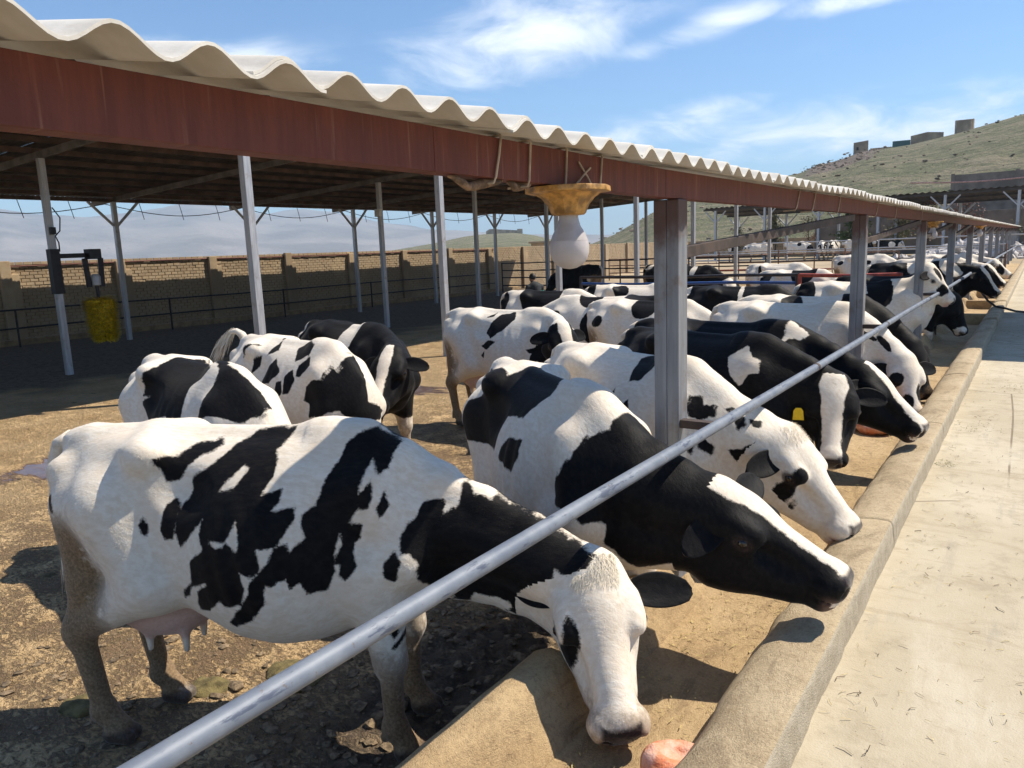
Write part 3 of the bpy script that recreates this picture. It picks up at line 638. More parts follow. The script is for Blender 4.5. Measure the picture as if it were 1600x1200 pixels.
def cow_field(p, o):
    x = np.clip(p[:, 0], -.09, 1.73)
    w = np.interp(x, _xs, TW); zt = np.interp(x, _xs, TT); zb = np.interp(x, _xs, TB)
    w = w*(1+(o.fat-1)*np.exp(-((x-.95)/.4)**2)); zb = zb - (o.fat-1)*.35*np.exp(-((x-.9)/.4)**2)
    zm = (zt+zb)/2; hh = (zt-zb)/2
    v = (p[:, 2]-zm)/hh
    vs = np.clip(v, -1, 1)
    rump = np.exp(-((x-.36)/.26)**2)
    ww = w*(1-(.17-.15*rump)*vs-(.10-.07*rump)*np.clip(vs, 0, 1)**2)
    u = np.abs(p[:, 1])/ww
    e = 2.15+1.0*rump
    rad = (u**e + np.abs(v)**e + 1e-9)**(1/e)
    d = (rad-1)*np.minimum(w, hh)*np.where(rad > 1, 1., .9)
    dx = p[:, 0]-x
    d = np.where(np.abs(dx) > 1e-6, np.sqrt(np.maximum(d, 0)**2+dx**2), d)
    rib = np.exp(-((x-.98)/.22)**4)*np.exp(-((p[:, 2]-1.0)/.26)**4); d = d-.0045*rib*np.sin((x+.25*(p[:, 2]-1.0))*62)
    sh = np.exp(-((x-1.23+.25*(p[:, 2]-1.1))/.045)**2)*np.exp(-((p[:, 2]-1.08)/.22)**4); d = d+.012*sh          # hollow behind the shoulder
    # spine, hooks, pins, shoulder blades
    d = smin(d, f_rc(p, (.10, 0, 1.425), (1.2, 0, 1.415), .03, .03), .06)
    d = smin(d, f_rc(p, (1.15, 0, 1.42), (1.36, 0, 1.405), .04, .05), .09)
    d = smin(d, f_ell(p, (.03, 0, 1.395), (.10, .055, .05)), .08)
    ay = np.stack([p[:, 0], np.abs(p[:, 1]), p[:, 2]], 1)
    d = smin(d, f_ell(ay, (.45, .205, 1.365), (.085, .055, .055)), .08)
    d = smin(d, f_rc(ay, (.45, .19, 1.375), (.40, 0, 1.425), .045, .035), .08)
    d = smin(d, f_ell(ay, (-.025, .115, 1.27), (.06, .045, .06)), .09)
    # hollows: flank in front of hook, thurl
    for c_, r_, k_ in (((.63, .315, 1.265), (.14, .10, .125), .06), ((.20, .285, 1.34), (.14, .07, .07), .07), ((1.12, .40, 1.32), (.16, .1, .1), .08)):
        s_ = -f_ell(ay, c_, r_); h_ = np.clip(.5-.5*(d-s_)/k_, 0, 1); d = d*(1-h_)+s_*h_+k_*h_*(1-h_)
    d = smin(d, f_rc(ay, (1.40, .165, 1.22), (1.56, .185, .93), .09, .085), .10)   # shoulder
    d = smin(d, f_rc(ay, (1.55, .185, .93), (1.37, .19, .80), .10, .085), .09)
    # legs
    for kind, sy, dx_ in legs_pts(o):
        q = p.copy(); q[:, 1] *= sy
        m = (q[:, 1] > -.12) & (p[:, 2] < 1.42) & ((p[:, 0] < .9) if kind == 'h' else (p[:, 0] > .9))
        qq = q[m]
        if len(qq) == 0: continue
        dl = d[m]
        if kind == 'h':
            A = np.array
            hk = A((.03+dx_, .165, .53)); ft = A((.10+dx_, .165, .15)); st = A((.44+dx_*.5, .195, .80))
            dl = smin(dl, f_rc(qq, (.24, .15, 1.13), st, .185, .125), .09)
            dl = smin(dl, f_rc(qq, (.05, .115, 1.12), (.09+dx_*.6, .145, .78), .12, .085), .08)
            dl = smin(dl, f_rc(qq, st, hk+A((.04, 0, .04)), .12, .066), .08)
            dl = smin(dl, f_rc(qq, (.09+dx_*.6, .145, .80), hk+A((-.03, 0, .02)), .075, .03), .06)
            dl = smin(dl, f_ell(qq, hk, (.072, .056, .085)), .045)
            dl = smin(dl, f_rc(qq, hk+A((.005, 0, 0)), ft+A((-.005, 0, .04)), .054, .045), .03)
            dl = smin(dl, f_ell(qq, ft, (.060, .056, .055)), .03)
            dl = smin(dl, f_rc(qq, ft, ft+A((.07, 0, -.08)), .050, .052), .02)
            dl = smin(dl, f_rc(qq, ft+A((.055, .022, -.095)), ft+A((.12, .024, -.115)), .050, .034), .012)
            dl = smin(dl, f_rc(qq, ft+A((.055, -.022, -.095)), ft+A((.12, -.024, -.115)), .050, .034), .012)
            dl = smin(dl, f_ell(qq, ft+A((-.05, .015, -.04)), (.018, .018, .025)), .015)
        else:
            A = np.array
            kn = A((1.45+dx_*.5, .175, .46)); ft = A((1.44+dx_, .175, .15))
            dl = smin(dl, f_rc(qq, (1.41, .18, .88), kn, .128, .070), .07)
            dl = smin(dl, f_ell(qq, kn, (.066, .062, .08)), .035)
            dl = smin(dl, f_rc(qq, kn, ft+A((0, 0, .03)), .052, .044), .03)
            dl = smin(dl, f_ell(qq, ft, (.056, .056, .054)), .03)
            dl = smin(dl, f_rc(qq, ft, ft+A((.055, 0, -.085)), .050, .052), .02)
            dl = smin(dl, f_rc(qq, ft+A((.045, .022, -.095)), ft+A((.105, .024, -.115)), .050, .034), .012)
            dl = smin(dl, f_rc(qq, ft+A((.045, -.022, -.095)), ft+A((.105, -.024, -.115)), .050, .034), .012)
            dl = smin(dl, f_ell(qq, ft+A((-.045, .015, -.04)), (.018, .018, .025)), .015)
        d[m] = dl
    # udder
    m = (p[:, 2] < .95) & (p[:, 0] < .95) & (p[:, 0] > -.05)
    if m.any() and o.udder > 0:
        q = p[m]; dl = f_ell(q, (.34, 0, .64), (.25, .165*o.udder, .175*o.udder))
        for tx in (.28, .46):
            for ty in (.075, -.075):
                dl = smin(dl, f_rc(q, (tx, ty, .52), (tx, ty, .42), .022, .014), .03)
        d[m] = smin(d[m], dl, .05)
    # neck
    m = p[:, 0] > 1.12
    q = p[m]; dl = d[m]
    n = len(o.top)-1; g = np.full(len(q), 9.)
    for i in range(n):
        t0, t1 = i/n, (i+1)/n
        g = smin(g, f_rc(q, o.top[i], o.top[i+1], .088-.015*t0, .088-.015*t1), .04)
        g = smin(g, f_rc(q, o.mid[i], o.mid[i+1], .20-.072*t0**.8, .20-.072*t1**.8), .05)
        g = smin(g, f_rc(q, o.bot[i], o.bot[i+1], .125-.040*t0**.7, .125-.040*t1**.7), .06)
    # dewlap
    dl = smin(dl, f_rc(q, (1.60, 0, .74), o.bot[3]-np.array((0, 0, .05)), .045, .025), .07)
    dl = smin(dl, g, .10)
    hm = np.linalg.norm(q-(o.P+o.a*.3), axis=1) < .62
    hq = (q[hm]-o.P)/HS
    if len(hq):
        H = np.stack([hq @ o.a*1.04, hq @ o.l*.925, hq @ o.n/1.12], 1); HA = H.copy(); HA[:, 1] = np.abs(H[:, 1])
        e_ = f_ell(H, (.10, 0, -.060), (.15, .108, .095))
        e_ = smin(e_, f_ell(H, (.0, 0, -.022), (.055, .072, .052)), .045)
        e_ = smin(e_, f_rc(HA, (.13, .022, -.085), (.37, .010, -.076), .090, .056), .04)
        e_ = smin(e_, f_rc(H, (.10, 0, -.03), (.42, 0, -.040), .045, .034), .04)
        e_ = smin(e_, f_rc(HA, (.12, .052, -.190), (.36, .030, -.132), .068, .042), .05)
        e_ = smin(e_, f_ell(HA, (.15, .062, -.13), (.10, .042, .09)), .05)
        e_ = smin(e_, f_rc(H, (.34, 0, -.125), (.452, 0, -.120), .048, .042), .03)
        e_ = smin(e_, f_ell(H, (.450, 0, -.072), (.062, .086, .068)), .03)
        e_ = smin(e_, f_ell(HA, (.475, .042, -.055), (.035, .034, .034)), .02)
        e_ = smin(e_, f_ell(HA, (.165, .098, -.048), (.052, .029, .038)), .025)
        e_ = smin(e_, f_rc(HA, (.10, .090, -.03), (.19, .090, -.026), .028, .022), .03)
        # sinus hollows beside the nose bridge and the nostrils
        for c_, r_, k_ in (((.497, .043, -.058), (.030, .017, .020), .012), ((.30, .085, -.06), (.09, .025, .025), .03), ((.475, .0, -.098), (.055, .085, .004), .012)):
            s_ = -f_ell(HA, c_, r_); h_ = np.clip(.5-.5*(e_-s_)/k_, 0, 1); e_ = e_*(1-h_)+s_*h_+k_*h_*(1-h_)
        t_ = dl[hm]; dl[hm] = smin(t_, e_*HS, .06)
    d[m] = dl
    return d
def surface_nets(o, h):
    lo = np.array([-.25, -.62, -.06]); hi = np.array([1.85, .62, 1.60])
    for pt in (o.P, o.P+o.a*.62): lo = np.minimum(lo, pt-.3); hi = np.maximum(hi, pt+.3)
    C = 4; n = (np.ceil((hi-lo)/(h*C)).astype(int)+1)
    gc = np.stack(np.meshgrid(*[lo[i]+np.arange(n[i])*h*C for i in range(3)], indexing='ij'), -1)
    dc = cow_field(gc.reshape(-1, 3), o).reshape(n)
    N = n*C
    D = np.repeat(np.repeat(np.repeat(dc, C, 0), C, 1), C, 2).astype(np.float32)
    near = np.abs(dc) < h*C*1.5
    off = np.stack(np.meshgrid(*[np.arange(C)]*3, indexing='ij'), -1).reshape(-1, 3)
    ids = (np.argwhere(near)[:, None, :]*C + off[None]).reshape(-1, 3)
    D[ids[:, 0], ids[:, 1], ids[:, 2]] = cow_field(lo+ids*h, o)
    S = D < 0
    c8 = sum(S[i:N[0]-1+i, j:N[1]-1+j, k:N[2]-1+k].astype(np.int8) for i in (0, 1) for j in (0, 1) for k in (0, 1))
    cells = np.argwhere((c8 > 0) & (c8 < 8)); vid = np.full(N, -1, np.int32)
    vid[cells[:, 0], cells[:, 1], cells[:, 2]] = np.arange(len(cells))
    acc = np.zeros((len(cells), 3)); cnt = np.zeros(len(cells))
    for a0 in itertools.product((0, 1), repeat=3):
        for ax in range(3):
            if a0[ax]: continue
            b0 = list(a0); b0[ax] = 1
            da = D[cells[:, 0]+a0[0], cells[:, 1]+a0[1], cells[:, 2]+a0[2]]; db = D[cells[:, 0]+b0[0], cells[:, 1]+b0[1], cells[:, 2]+b0[2]]
            x = (da < 0) != (db < 0)
            t = np.where(x, da/np.where(da-db == 0, 1, da-db), 0)
            pt = np.tile(np.array(a0, float), (len(cells), 1)); pt[:, ax] = t
            acc[x] += pt[x]; cnt[x] += 1
    V = lo + (cells + acc/np.maximum(cnt, 1)[:, None])*h
    F = []
    for ax in range(3):
        sl0 = [slice(1, N[i]-1) for i in range(3)]; sl1 = list(sl0); sl1[ax] = slice(2, N[ax])
        s0 = S[tuple(sl0)]; s1 = S[tuple(sl1)]
        e = np.argwhere(s0 != s1)+1; flip = S[e[:, 0], e[:, 1], e[:, 2]]
        b, c = (ax+1) % 3, (ax+2) % 3; ub = np.eye(3, dtype=int)[b]; uc = np.eye(3, dtype=int)[c]
        q = np.stack([vid[tuple((e-ub-uc).T)], vid[tuple((e-uc).T)], vid[tuple(e.T)], vid[tuple((e-ub).T)]], 1)
        q[~flip] = q[~flip][:, ::-1]; F.append(q)
    F = np.concatenate(F); F = F[(F >= 0).all(1)]
    return V, F
def m_cow():
    g = G('cow_coat'); o_ = g.obj; P = g.attr('patch')
    n1 = g.noise(17, 4, .6); n2 = g.noise(85, 4, .65); fur = g.noise(1., 4, .65, g.map((90, 260, 160))); fur2 = g.noise(1., 3, .6, g.map((22, 70, 40)))
    p = g.math('ADD', P, g.math('ADD', g.math('MULTIPLY', g.math('SUBTRACT', n1, .5), .034), g.math('ADD', g.math('MULTIPLY', g.math('SUBTRACT', n2, .5), .010), g.math('MULTIPLY', g.math('SUBTRACT', fur, .5), .016))))
    bl = g.rng(p, -.0055, .0065)
    wh = g.mix(g.rng(fur2, .3, .7), (.72, .62, .49), (.82, .745, .635)); wh = g.mix(g.rng(g.noise(4, 4), .45, .75, 0, .5), wh, (.72, .59, .45))
    bk = g.mix(g.rng(fur2, .35, .75), (.0045, .0045, .0055), (.012, .0105, .010))
    c = g.mix(bl, wh, bk)
    c = g.mix(g.attr('pink'), c, g.mix(g.rng(n2, .3, .7), (.55, .30, .255), (.66, .42, .36)))
    dn = g.rng(g.math('ADD', g.noise(11, 6, .7), g.math('MULTIPLY', g.attr('dirt'), .35)), .58, .82)
    c = g.mix(g.math('MULTIPLY', dn, g.math('MULTIPLY', g.attr('dirt'), 1.0, True), True), c, g.mix(g.rng(n2, .3, .7), (.15, .098, .052), (.31, .215, .125)))
    c = g.mix(g.attr('dark'), c, g.mix(g.rng(n2, .4, .7), (.018, .013, .013), (.050, .034, .033)))
    h_ = g.math('ADD', g.math('MULTIPLY', fur, .6), fur2)
    r = g.math('SUBTRACT', .68, g.math('ADD', g.math('MULTIPLY', g.attr('dark'), .33), g.math('MULTIPLY', bl, .10)), True)
    return g.fin(c, r, g.bump(h_, .26, .008), 0, g.math('SUBTRACT', .22, g.math('MULTIPLY', bl, .12)), **{'Sheen Weight': g.math('SUBTRACT', .25, g.math('MULTIPLY', bl, .2)), 'Sheen Roughness': .45, 'Subsurface Weight': 0.0})
M_cow = m_cow()
M_eye = G('cow_eye').fin((.012, .008, .007), .08, None, 0, .6)
M_tag = plain('yellow_tag', (.85, .60, .02), .45, 0, .1, 20)
M_hair = G('blond_hair'); M_hair = M_hair.fin((.78, .70, .57), .8)
M_horn = plain('horn', (.30, .24, .18), .5, 0, .3, 20)
def poly_sdf(p, poly):
    poly = np.asarray(poly, float); d = np.full(len(p), 1e9); ins = np.zeros(len(p), bool)
    for i in range(len(poly)):
        a, b = poly[i], poly[i-1]; e = b-a; w = p-a
        t = np.clip((w @ e)/max(e @ e, 1e-12), 0, 1); d = np.minimum(d, np.linalg.norm(w-t[:, None]*e, axis=1))
        c = (a[1] > p[:, 1]) != (b[1] > p[:, 1])
        with np.errstate(divide='ignore', invalid='ignore'): x = (b[0]-a[0])*(p[:, 1]-a[1])/(b[1]-a[1]+1e-15)+a[0]
        ins ^= c & (p[:, 0] < x)
    return np.where(ins, d, -d)
def axis_st(V, o):
    """coat coordinates: metres along the rounded spine line, metres around it (0 = top, + = left flank)"""
    A = np.column_stack([o.axis, (0, 0, .3, .7, 1, 1)])
    for _ in range(3): A = np.concatenate([A[:1], np.stack([A[:-1]*.75+A[1:]*.25, A[:-1]*.25+A[1:]*.75], 1).reshape(-1, 4), A[-1:]])
    best = np.full(len(V), 1e9); s = np.zeros(len(V)); t = np.zeros(len(V)); cum = 0.; y = np.array([0, 1., 0])
    for k in range(len(A)-1):
        a, b = A[k, :3], A[k+1, :3]; L = np.linalg.norm(b-a)
        if L < 1e-6: continue
        d = (b-a)/L; w = V-a; u = np.clip(w @ d, 0 if k else -.3, L); r = w-u[:, None]*d; dist = np.linalg.norm(r, axis=1); m = dist < best
        f = (A[k, 3]+A[k+1, 3])/2; lat = unit(y*(1-f)+o.l*f); lat = unit(lat-d*(lat @ d)); up = np.cross(d, lat); rm = r[m]
        s[m] = cum+u[m]; t[m] = np.arctan2(rm @ lat, rm @ up)*.35; best[m] = dist[m]; cum += L
    return s, t
def rand_coat(seed, n=8, big=1.):
    r = random.Random(seed); L = []
    for i in range(n): L.append((r.uniform(-.05, 2.0), r.uniform(-.72, .72), r.uniform(.10, .32)*big, r.uniform(.10, .26)*big, r.uniform(-.6, .6)))
    return L
def coat_field(V, o, coat):
    s, t = axis_st(V, o); st = V[:, [0, 2]] if coat.get('side') else np.column_stack([s, t]); f = np.full(len(V), -.5)
    for b in coat.get('blobs', ()):
        ds, dt = s-b[0], t-b[1]; c, sn = math.cos(b[4]), math.sin(b[4])
        k = np.sqrt(((ds*c+dt*sn)/b[2])**2+((dt*c-ds*sn)/b[3])**2); f = np.maximum(f, (1-k)*min(b[2], b[3]))
    for P in coat.get('polys', ()): f = np.maximum(f, poly_sdf(st, P)+.003)
    if coat.get('invert'):
        f = -f
    for P in coat.get('holes', ()): f = np.minimum(f, -poly_sdf(st, P))
    lim = coat.get('legs', .60); f = np.minimum(f, (V[:, 2]-lim)*.8+.05*np.sin(V[:, 0]*9))
    # head
    H = (V-o.P)/HS; ha, hl, hn = H @ o.a, H @ o.l, H @ o.n
    inhead = (np.linalg.norm(V-(o.P+o.a*.3*HS/1.2-o.n*.1), axis=1) < .42) & (ha > coat.get('hcut', -.03)-.25*np.clip(-hn-.12, 0, 1))
    face = coat.get('face', 'white')
    if face == 'white': g = np.full(len(V), -.1)
    elif face == 'black': g = np.full(len(V), .1)
    elif face == 'blaze':
        w = np.interp(ha, [-.05, .05, .12, .25, .38, .46], coat.get('blaze', [.05, .075, .07, .045, .05, .06])); g = np.where(hn > -.13, np.abs(hl-coat.get('boff', 0))-w, .1)*HS
        g = np.clip(g, -.1, .1)
    else: g = f
    for P in coat.get('facespots', ()):   # (a, l, ra, rl, sign)
        k = np.sqrt(((ha-P[0])/P[2])**2+((hl-P[1])/P[3])**2); q = (1-k)*min(P[2], P[3])*HS
        q = np.where(hn > -.16, q, -.1); g = np.maximum(g, q) if P[4] > 0 else np.minimum(g, -q)
    f = np.where(inhead, g, f)
    return f, s, t, ha, hl, hn
def ear_mesh(o, side, h, droop=.25, back=.2, fwd=.0, L=.25):
    """cupped leaf: closed shell, thicker at the root"""
    b = o.P+(o.a*.075+o.l*side*.084-o.n*.055)*HS
    d = unit(o.l*side-o.n*droop-o.a*back+o.n*fwd); fr = unit(o.a*.25+o.n*.95); fr = unit(fr-d*(fr @ d)); w = np.cross(d, fr)
    nu, nv = (14, 14) if h < .02 else (7, 8); V = []; F = []
    for i in range(nu+1):
        u = i/nu; hw = .070*max(0, math.sin(math.pi*(.07+.85*u)))**.65*(1 if u < 1 else .45); cup = .035*(1-u*.7); th = .010*(1-u*.6)+.003
        for j in range(nv):
            a = 2*math.pi*j/nv; c, s_ = math.cos(a), math.sin(a)
            off = w*(hw*c)+fr*(s_*th+cup*(c*c)-cup*.35)+np.array([0, 0, -1.])*(.03*u*u)
            V.append(b+d*(L*u)+off)
    for i in range(nu):
        for j in range(nv): j2 = (j+1) % nv; F.append((i*nv+j, i*nv+j2, (i+1)*nv+j2, (i+1)*nv+j))
    F.append(tuple(nu*nv+j for j in range(nv)))
    V = np.array(V); inner = np.tile((np.sin(2*np.pi*np.arange(nv)/nv) > .2).astype(float), nu+1)
    return V, F, inner
def tail_mesh(pts, rs, n=8):
    m_ = MB(); m_.tube(pts, rs, n); return np.array(m_.v), m_.f
COWS = {}
def blades(V0, N0, n, length, width, lift, dirv, rng, jitter=.35):
    """thin three-sided hair blades growing on surface points"""
    idx = rng.randint(0, len(V0), n); p = V0[idx]; nn = N0[idx]
    d = np.asarray(dirv)[None] if np.ndim(dirv) == 1 else dirv[idx]
    d = d+rng.normal(0, jitter, (n, 3)); d = d-nn*np.sum(d*nn, 1)[:, None]; d /= np.maximum(np.linalg.norm(d, axis=1), 1e-6)[:, None]
    L = length*rng.uniform(.6, 1.3, n)[:, None]; sd = np.cross(nn, d); tip = p+(d*(1-lift)+nn*lift)*L
    a = p-sd*width-nn*.002; b = p+sd*width-nn*.002; V = np.stack([a, b, tip], 1).reshape(-1, 3)
    return V, np.arange(3*n).reshape(-1, 3), idx
def cow(name, label, pos, yaw, s, poll, muzzle, h, coat, roll=0., fat=1., step=(0, 0, 0, 0), udder=1., ears=((.25, .2), (.25, .2)), tail=None, tagside=0, hair=0, eyes=True, group=None, dirt=1., earcol=1., pz=0., forelock=0, horn=False):
    o = make_pose(poll, muzzle, roll, fat, step, udder); V, F = surface_nets(o, h); F = F.tolist()
    f, st_s, st_t, ha, hl, hn = coat_field(V, o, coat)
    inh = np.linalg.norm(V-(o.P+o.a*.3), axis=1) < .5
    dark = np.where(inh, np.clip((ha-.452+.6*np.clip(np.abs(hl)-.03, 0, 1))/.012, 0, 1)*np.clip((hn+.112)/.02, 0, 1)*np.clip((.066-np.abs(hl))/.012, 0, 1)*coat.get('nose', 1.), 0)
    nd = np.sqrt((ha-.497)**2+(np.abs(hl)-.044)**2+(hn+.062)**2); dark = np.maximum(dark, np.where(inh, np.clip((.026-nd)/.008, 0, 1), 0))
    ed_ = np.sqrt(((ha-.160)/1.25)**2+(np.abs(hl)-.128)**2+(hn+.058)**2); dark = np.maximum(dark, np.where(inh, np.clip((.031-ed_)/.007, 0, 1)*.85, 0))
    dark = np.maximum(dark, np.clip((.085-V[:, 2])/.02, 0, 1)*.8)
    pink = np.where(inh, np.clip((ha-.43)/.03, 0, 1)*np.clip((-.075-hn)/.02, 0, 1)*coat.get('lips', .8 if coat.get('face') == 'white' else .15), 0)
    ud = f_ell(V, (.36, 0, .64), (.27, .20, .20)); pink = np.maximum(pink, np.clip(-ud/.02+.5, 0, 1)*(V[:, 2] < .74)*.75)
    dt = np.clip((.52-V[:, 2])/.40, 0, 1)*.62+np.clip((.30-V[:, 0])/.22, 0, 1)*np.clip((1.22-V[:, 2])/.25, 0, 1)*1.15+np.clip((.60-V[:, 2])/.06, 0, 1)*np.clip((V[:, 0]-.6)/.1, 0, 1)*.5
    dt = np.clip(dt*dirt, 0, 1.3)*(1-pink*.5)
    VV = [V]; ff = [f]; dk = [dark]; pk = [pink]; dd = [dt]; n0 = len(V)
    for side, e in zip((1, -1), ears):
        ev, ef, inn = ear_mesh(o, side, h, *e); F += [tuple(i+n0 for i in q) for q in ef]; n0 += len(ev)
        VV.append(ev); ff.append(np.full(len(ev), .1 if earcol > 0 else -.1)); dk.append(inn*0); pk.append(inn*(.0 if earcol > 0 else .5)); dd.append(np.zeros(len(ev)))
    tp = tail or [(-.03, 0, 1.40), (-.10, 0, 1.37), (-.145, 0, 1.28), (-.15, .01, 1.05), (-.13, .02, .85)]
    tv, tf = tail_mesh(tp, np.linspace(.042, .016, len(tp)), 8); F += [tuple(i+n0 for i in q) for q in tf]; n0 += len(tv)
    VV.append(tv); ff.append(np.full(len(tv), -.1 if coat.get('tail', 0) <= 0 else .1)); dk.append(np.zeros(len(tv))); pk.append(np.zeros(len(tv))); dd.append(np.full(len(tv), .4))
    VA = np.concatenate(VV)*s
    at = {'patch': np.concatenate(ff), 'dark': np.concatenate(dk), 'pink': np.concatenate(pk), 'dirt': np.concatenate(dd)}
    yr = math.radians(yaw)
    root = empty(name, (pos[0], pos[1], pz), yr, label, 'cow', group)
    body = mobj('body', VA, F, M_cow, root, True, at)
    if eyes:
        for side in (1, -1):
            c = (o.P+(o.a*.160+o.l*side*.1245-o.n*.058)*HS)*s; m_ = MB(); m_.lathe([(.002, -.026), (.015, -.021), (.0245, -.009), (.026, 0), (.0245, .009), (.015, .021), (.002, .026)], 14, c); m_.build('eye', M_eye, root, True)
    if tagside:
        ee = ears[0 if tagside > 0 else 1]; ed = unit(o.l*tagside-o.n*ee[0]-o.a*ee[1]); b = (o.P+(o.a*.095+o.l*tagside*.084-o.n*.055)*HS+ed*.13)*s; nrm = unit(o.a*.6+o.n*.6); up = unit(o.n-nrm*(o.n @ nrm)); r = np.cross(up, nrm); m_ = MB(); Vt = []
        for k in (0, 1):
            for a_, b_ in ((-.032, .012), (-.018, .034), (.018, .034), (.032, .012), (.037, -.055), (-.037, -.055)): Vt.append(b+r*a_+up*(b_-.03)+nrm*(.0045*k+.05))
        m_.add(Vt, [(5, 4, 3, 2, 1, 0), (6, 7, 8, 9, 10, 11)]+[(i, (i+1) % 6, 6+(i+1) % 6, 6+i) for i in range(6)]); m_.build('ear_tag', M_tag, root)
    rng = np.random.RandomState(abs(hash(label)) % 9999 if False else len(label)*37 % 9999)
    if h < .024:                                    # tail switch
        e = np.array(tp[-1])*s; d0 = unit(np.array(tp[-1])-np.array(tp[-2])); n = 160; Vs = []; Fs = []
        for i in range(n):
            st_ = e-d0*rng.uniform(0, .12)+rng.normal(0, .012, 3); dv = unit(d0+np.array([0, 0, -.45])+rng.normal(0, .12, 3)); L = rng.uniform(.18, .34); w_ = unit(np.cross(dv, rng.normal(0, 1, 3)))*.004
            k = len(Vs); md = st_+dv*L*.55+rng.normal(0, .008, 3); tpp = md+unit(dv+np.array([0, 0, -.5]))*L*.5
            Vs += [st_-w_, st_+w_, md+w_, md-w_, tpp]; Fs += [(k, k+1, k+2, k+3), (k+3, k+2, k+4)]
        mobj('tail_switch', Vs, Fs, M_hair, root)
    if hair or forelock:
        me = body.data; N0 = np.empty(len(me.vertices)*3, np.float32); me.vertex_normals.foreach_get('vector', N0); N0 = N0.reshape(-1, 3)
    if hair:
        nb = len(V); Hd = np.tile(np.array([-.5, 0, -.8]), (nb, 1)); hd_ = np.where(inh[:, None], o.a[None]*1.2, Hd)
        Vh, Fh, idx = blades(VA[:nb], N0[:nb], hair, .013, .0011, .22, hd_, rng)
        ha_ = {k: np.repeat(a[:nb][idx], 3) for k, a in at.items()}
        ob = mobj('coat_hair', Vh, Fh, M_cow, root, False, ha_); ob['kind'] = 'stuff'
    if forelock:
        m = np.where(inh & (ha < .06) & (ha > -.035) & (hn > -.06) & (np.abs(hl) < .07) & (f < 0))[0]; Vs = VA[m]; Ns = N0[m]
        if len(m):
            Vh, Fh, _ = blades(Vs, Ns, forelock, .042, .0010, .22, o.a+0*o.n, rng, .45); mobj('forelock', Vh, Fh, M_hair, root)
    if horn:
        for side in (1, -1):
            b = o.P+(o.a*.0+o.l*side*.07-o.n*.02)*HS; m_ = MB(); m_.tube([(b+(o.l*side*x+o.n*z-o.a*.02)*1.)*s for x, z in ((0, 0), (.06, .01), (.11, .05), (.13, .10))], [.024, .02, .014, .004], 8); m_.build('horn', M_horn, root, True)
    COWS[label] = (root, o, s)
    return root
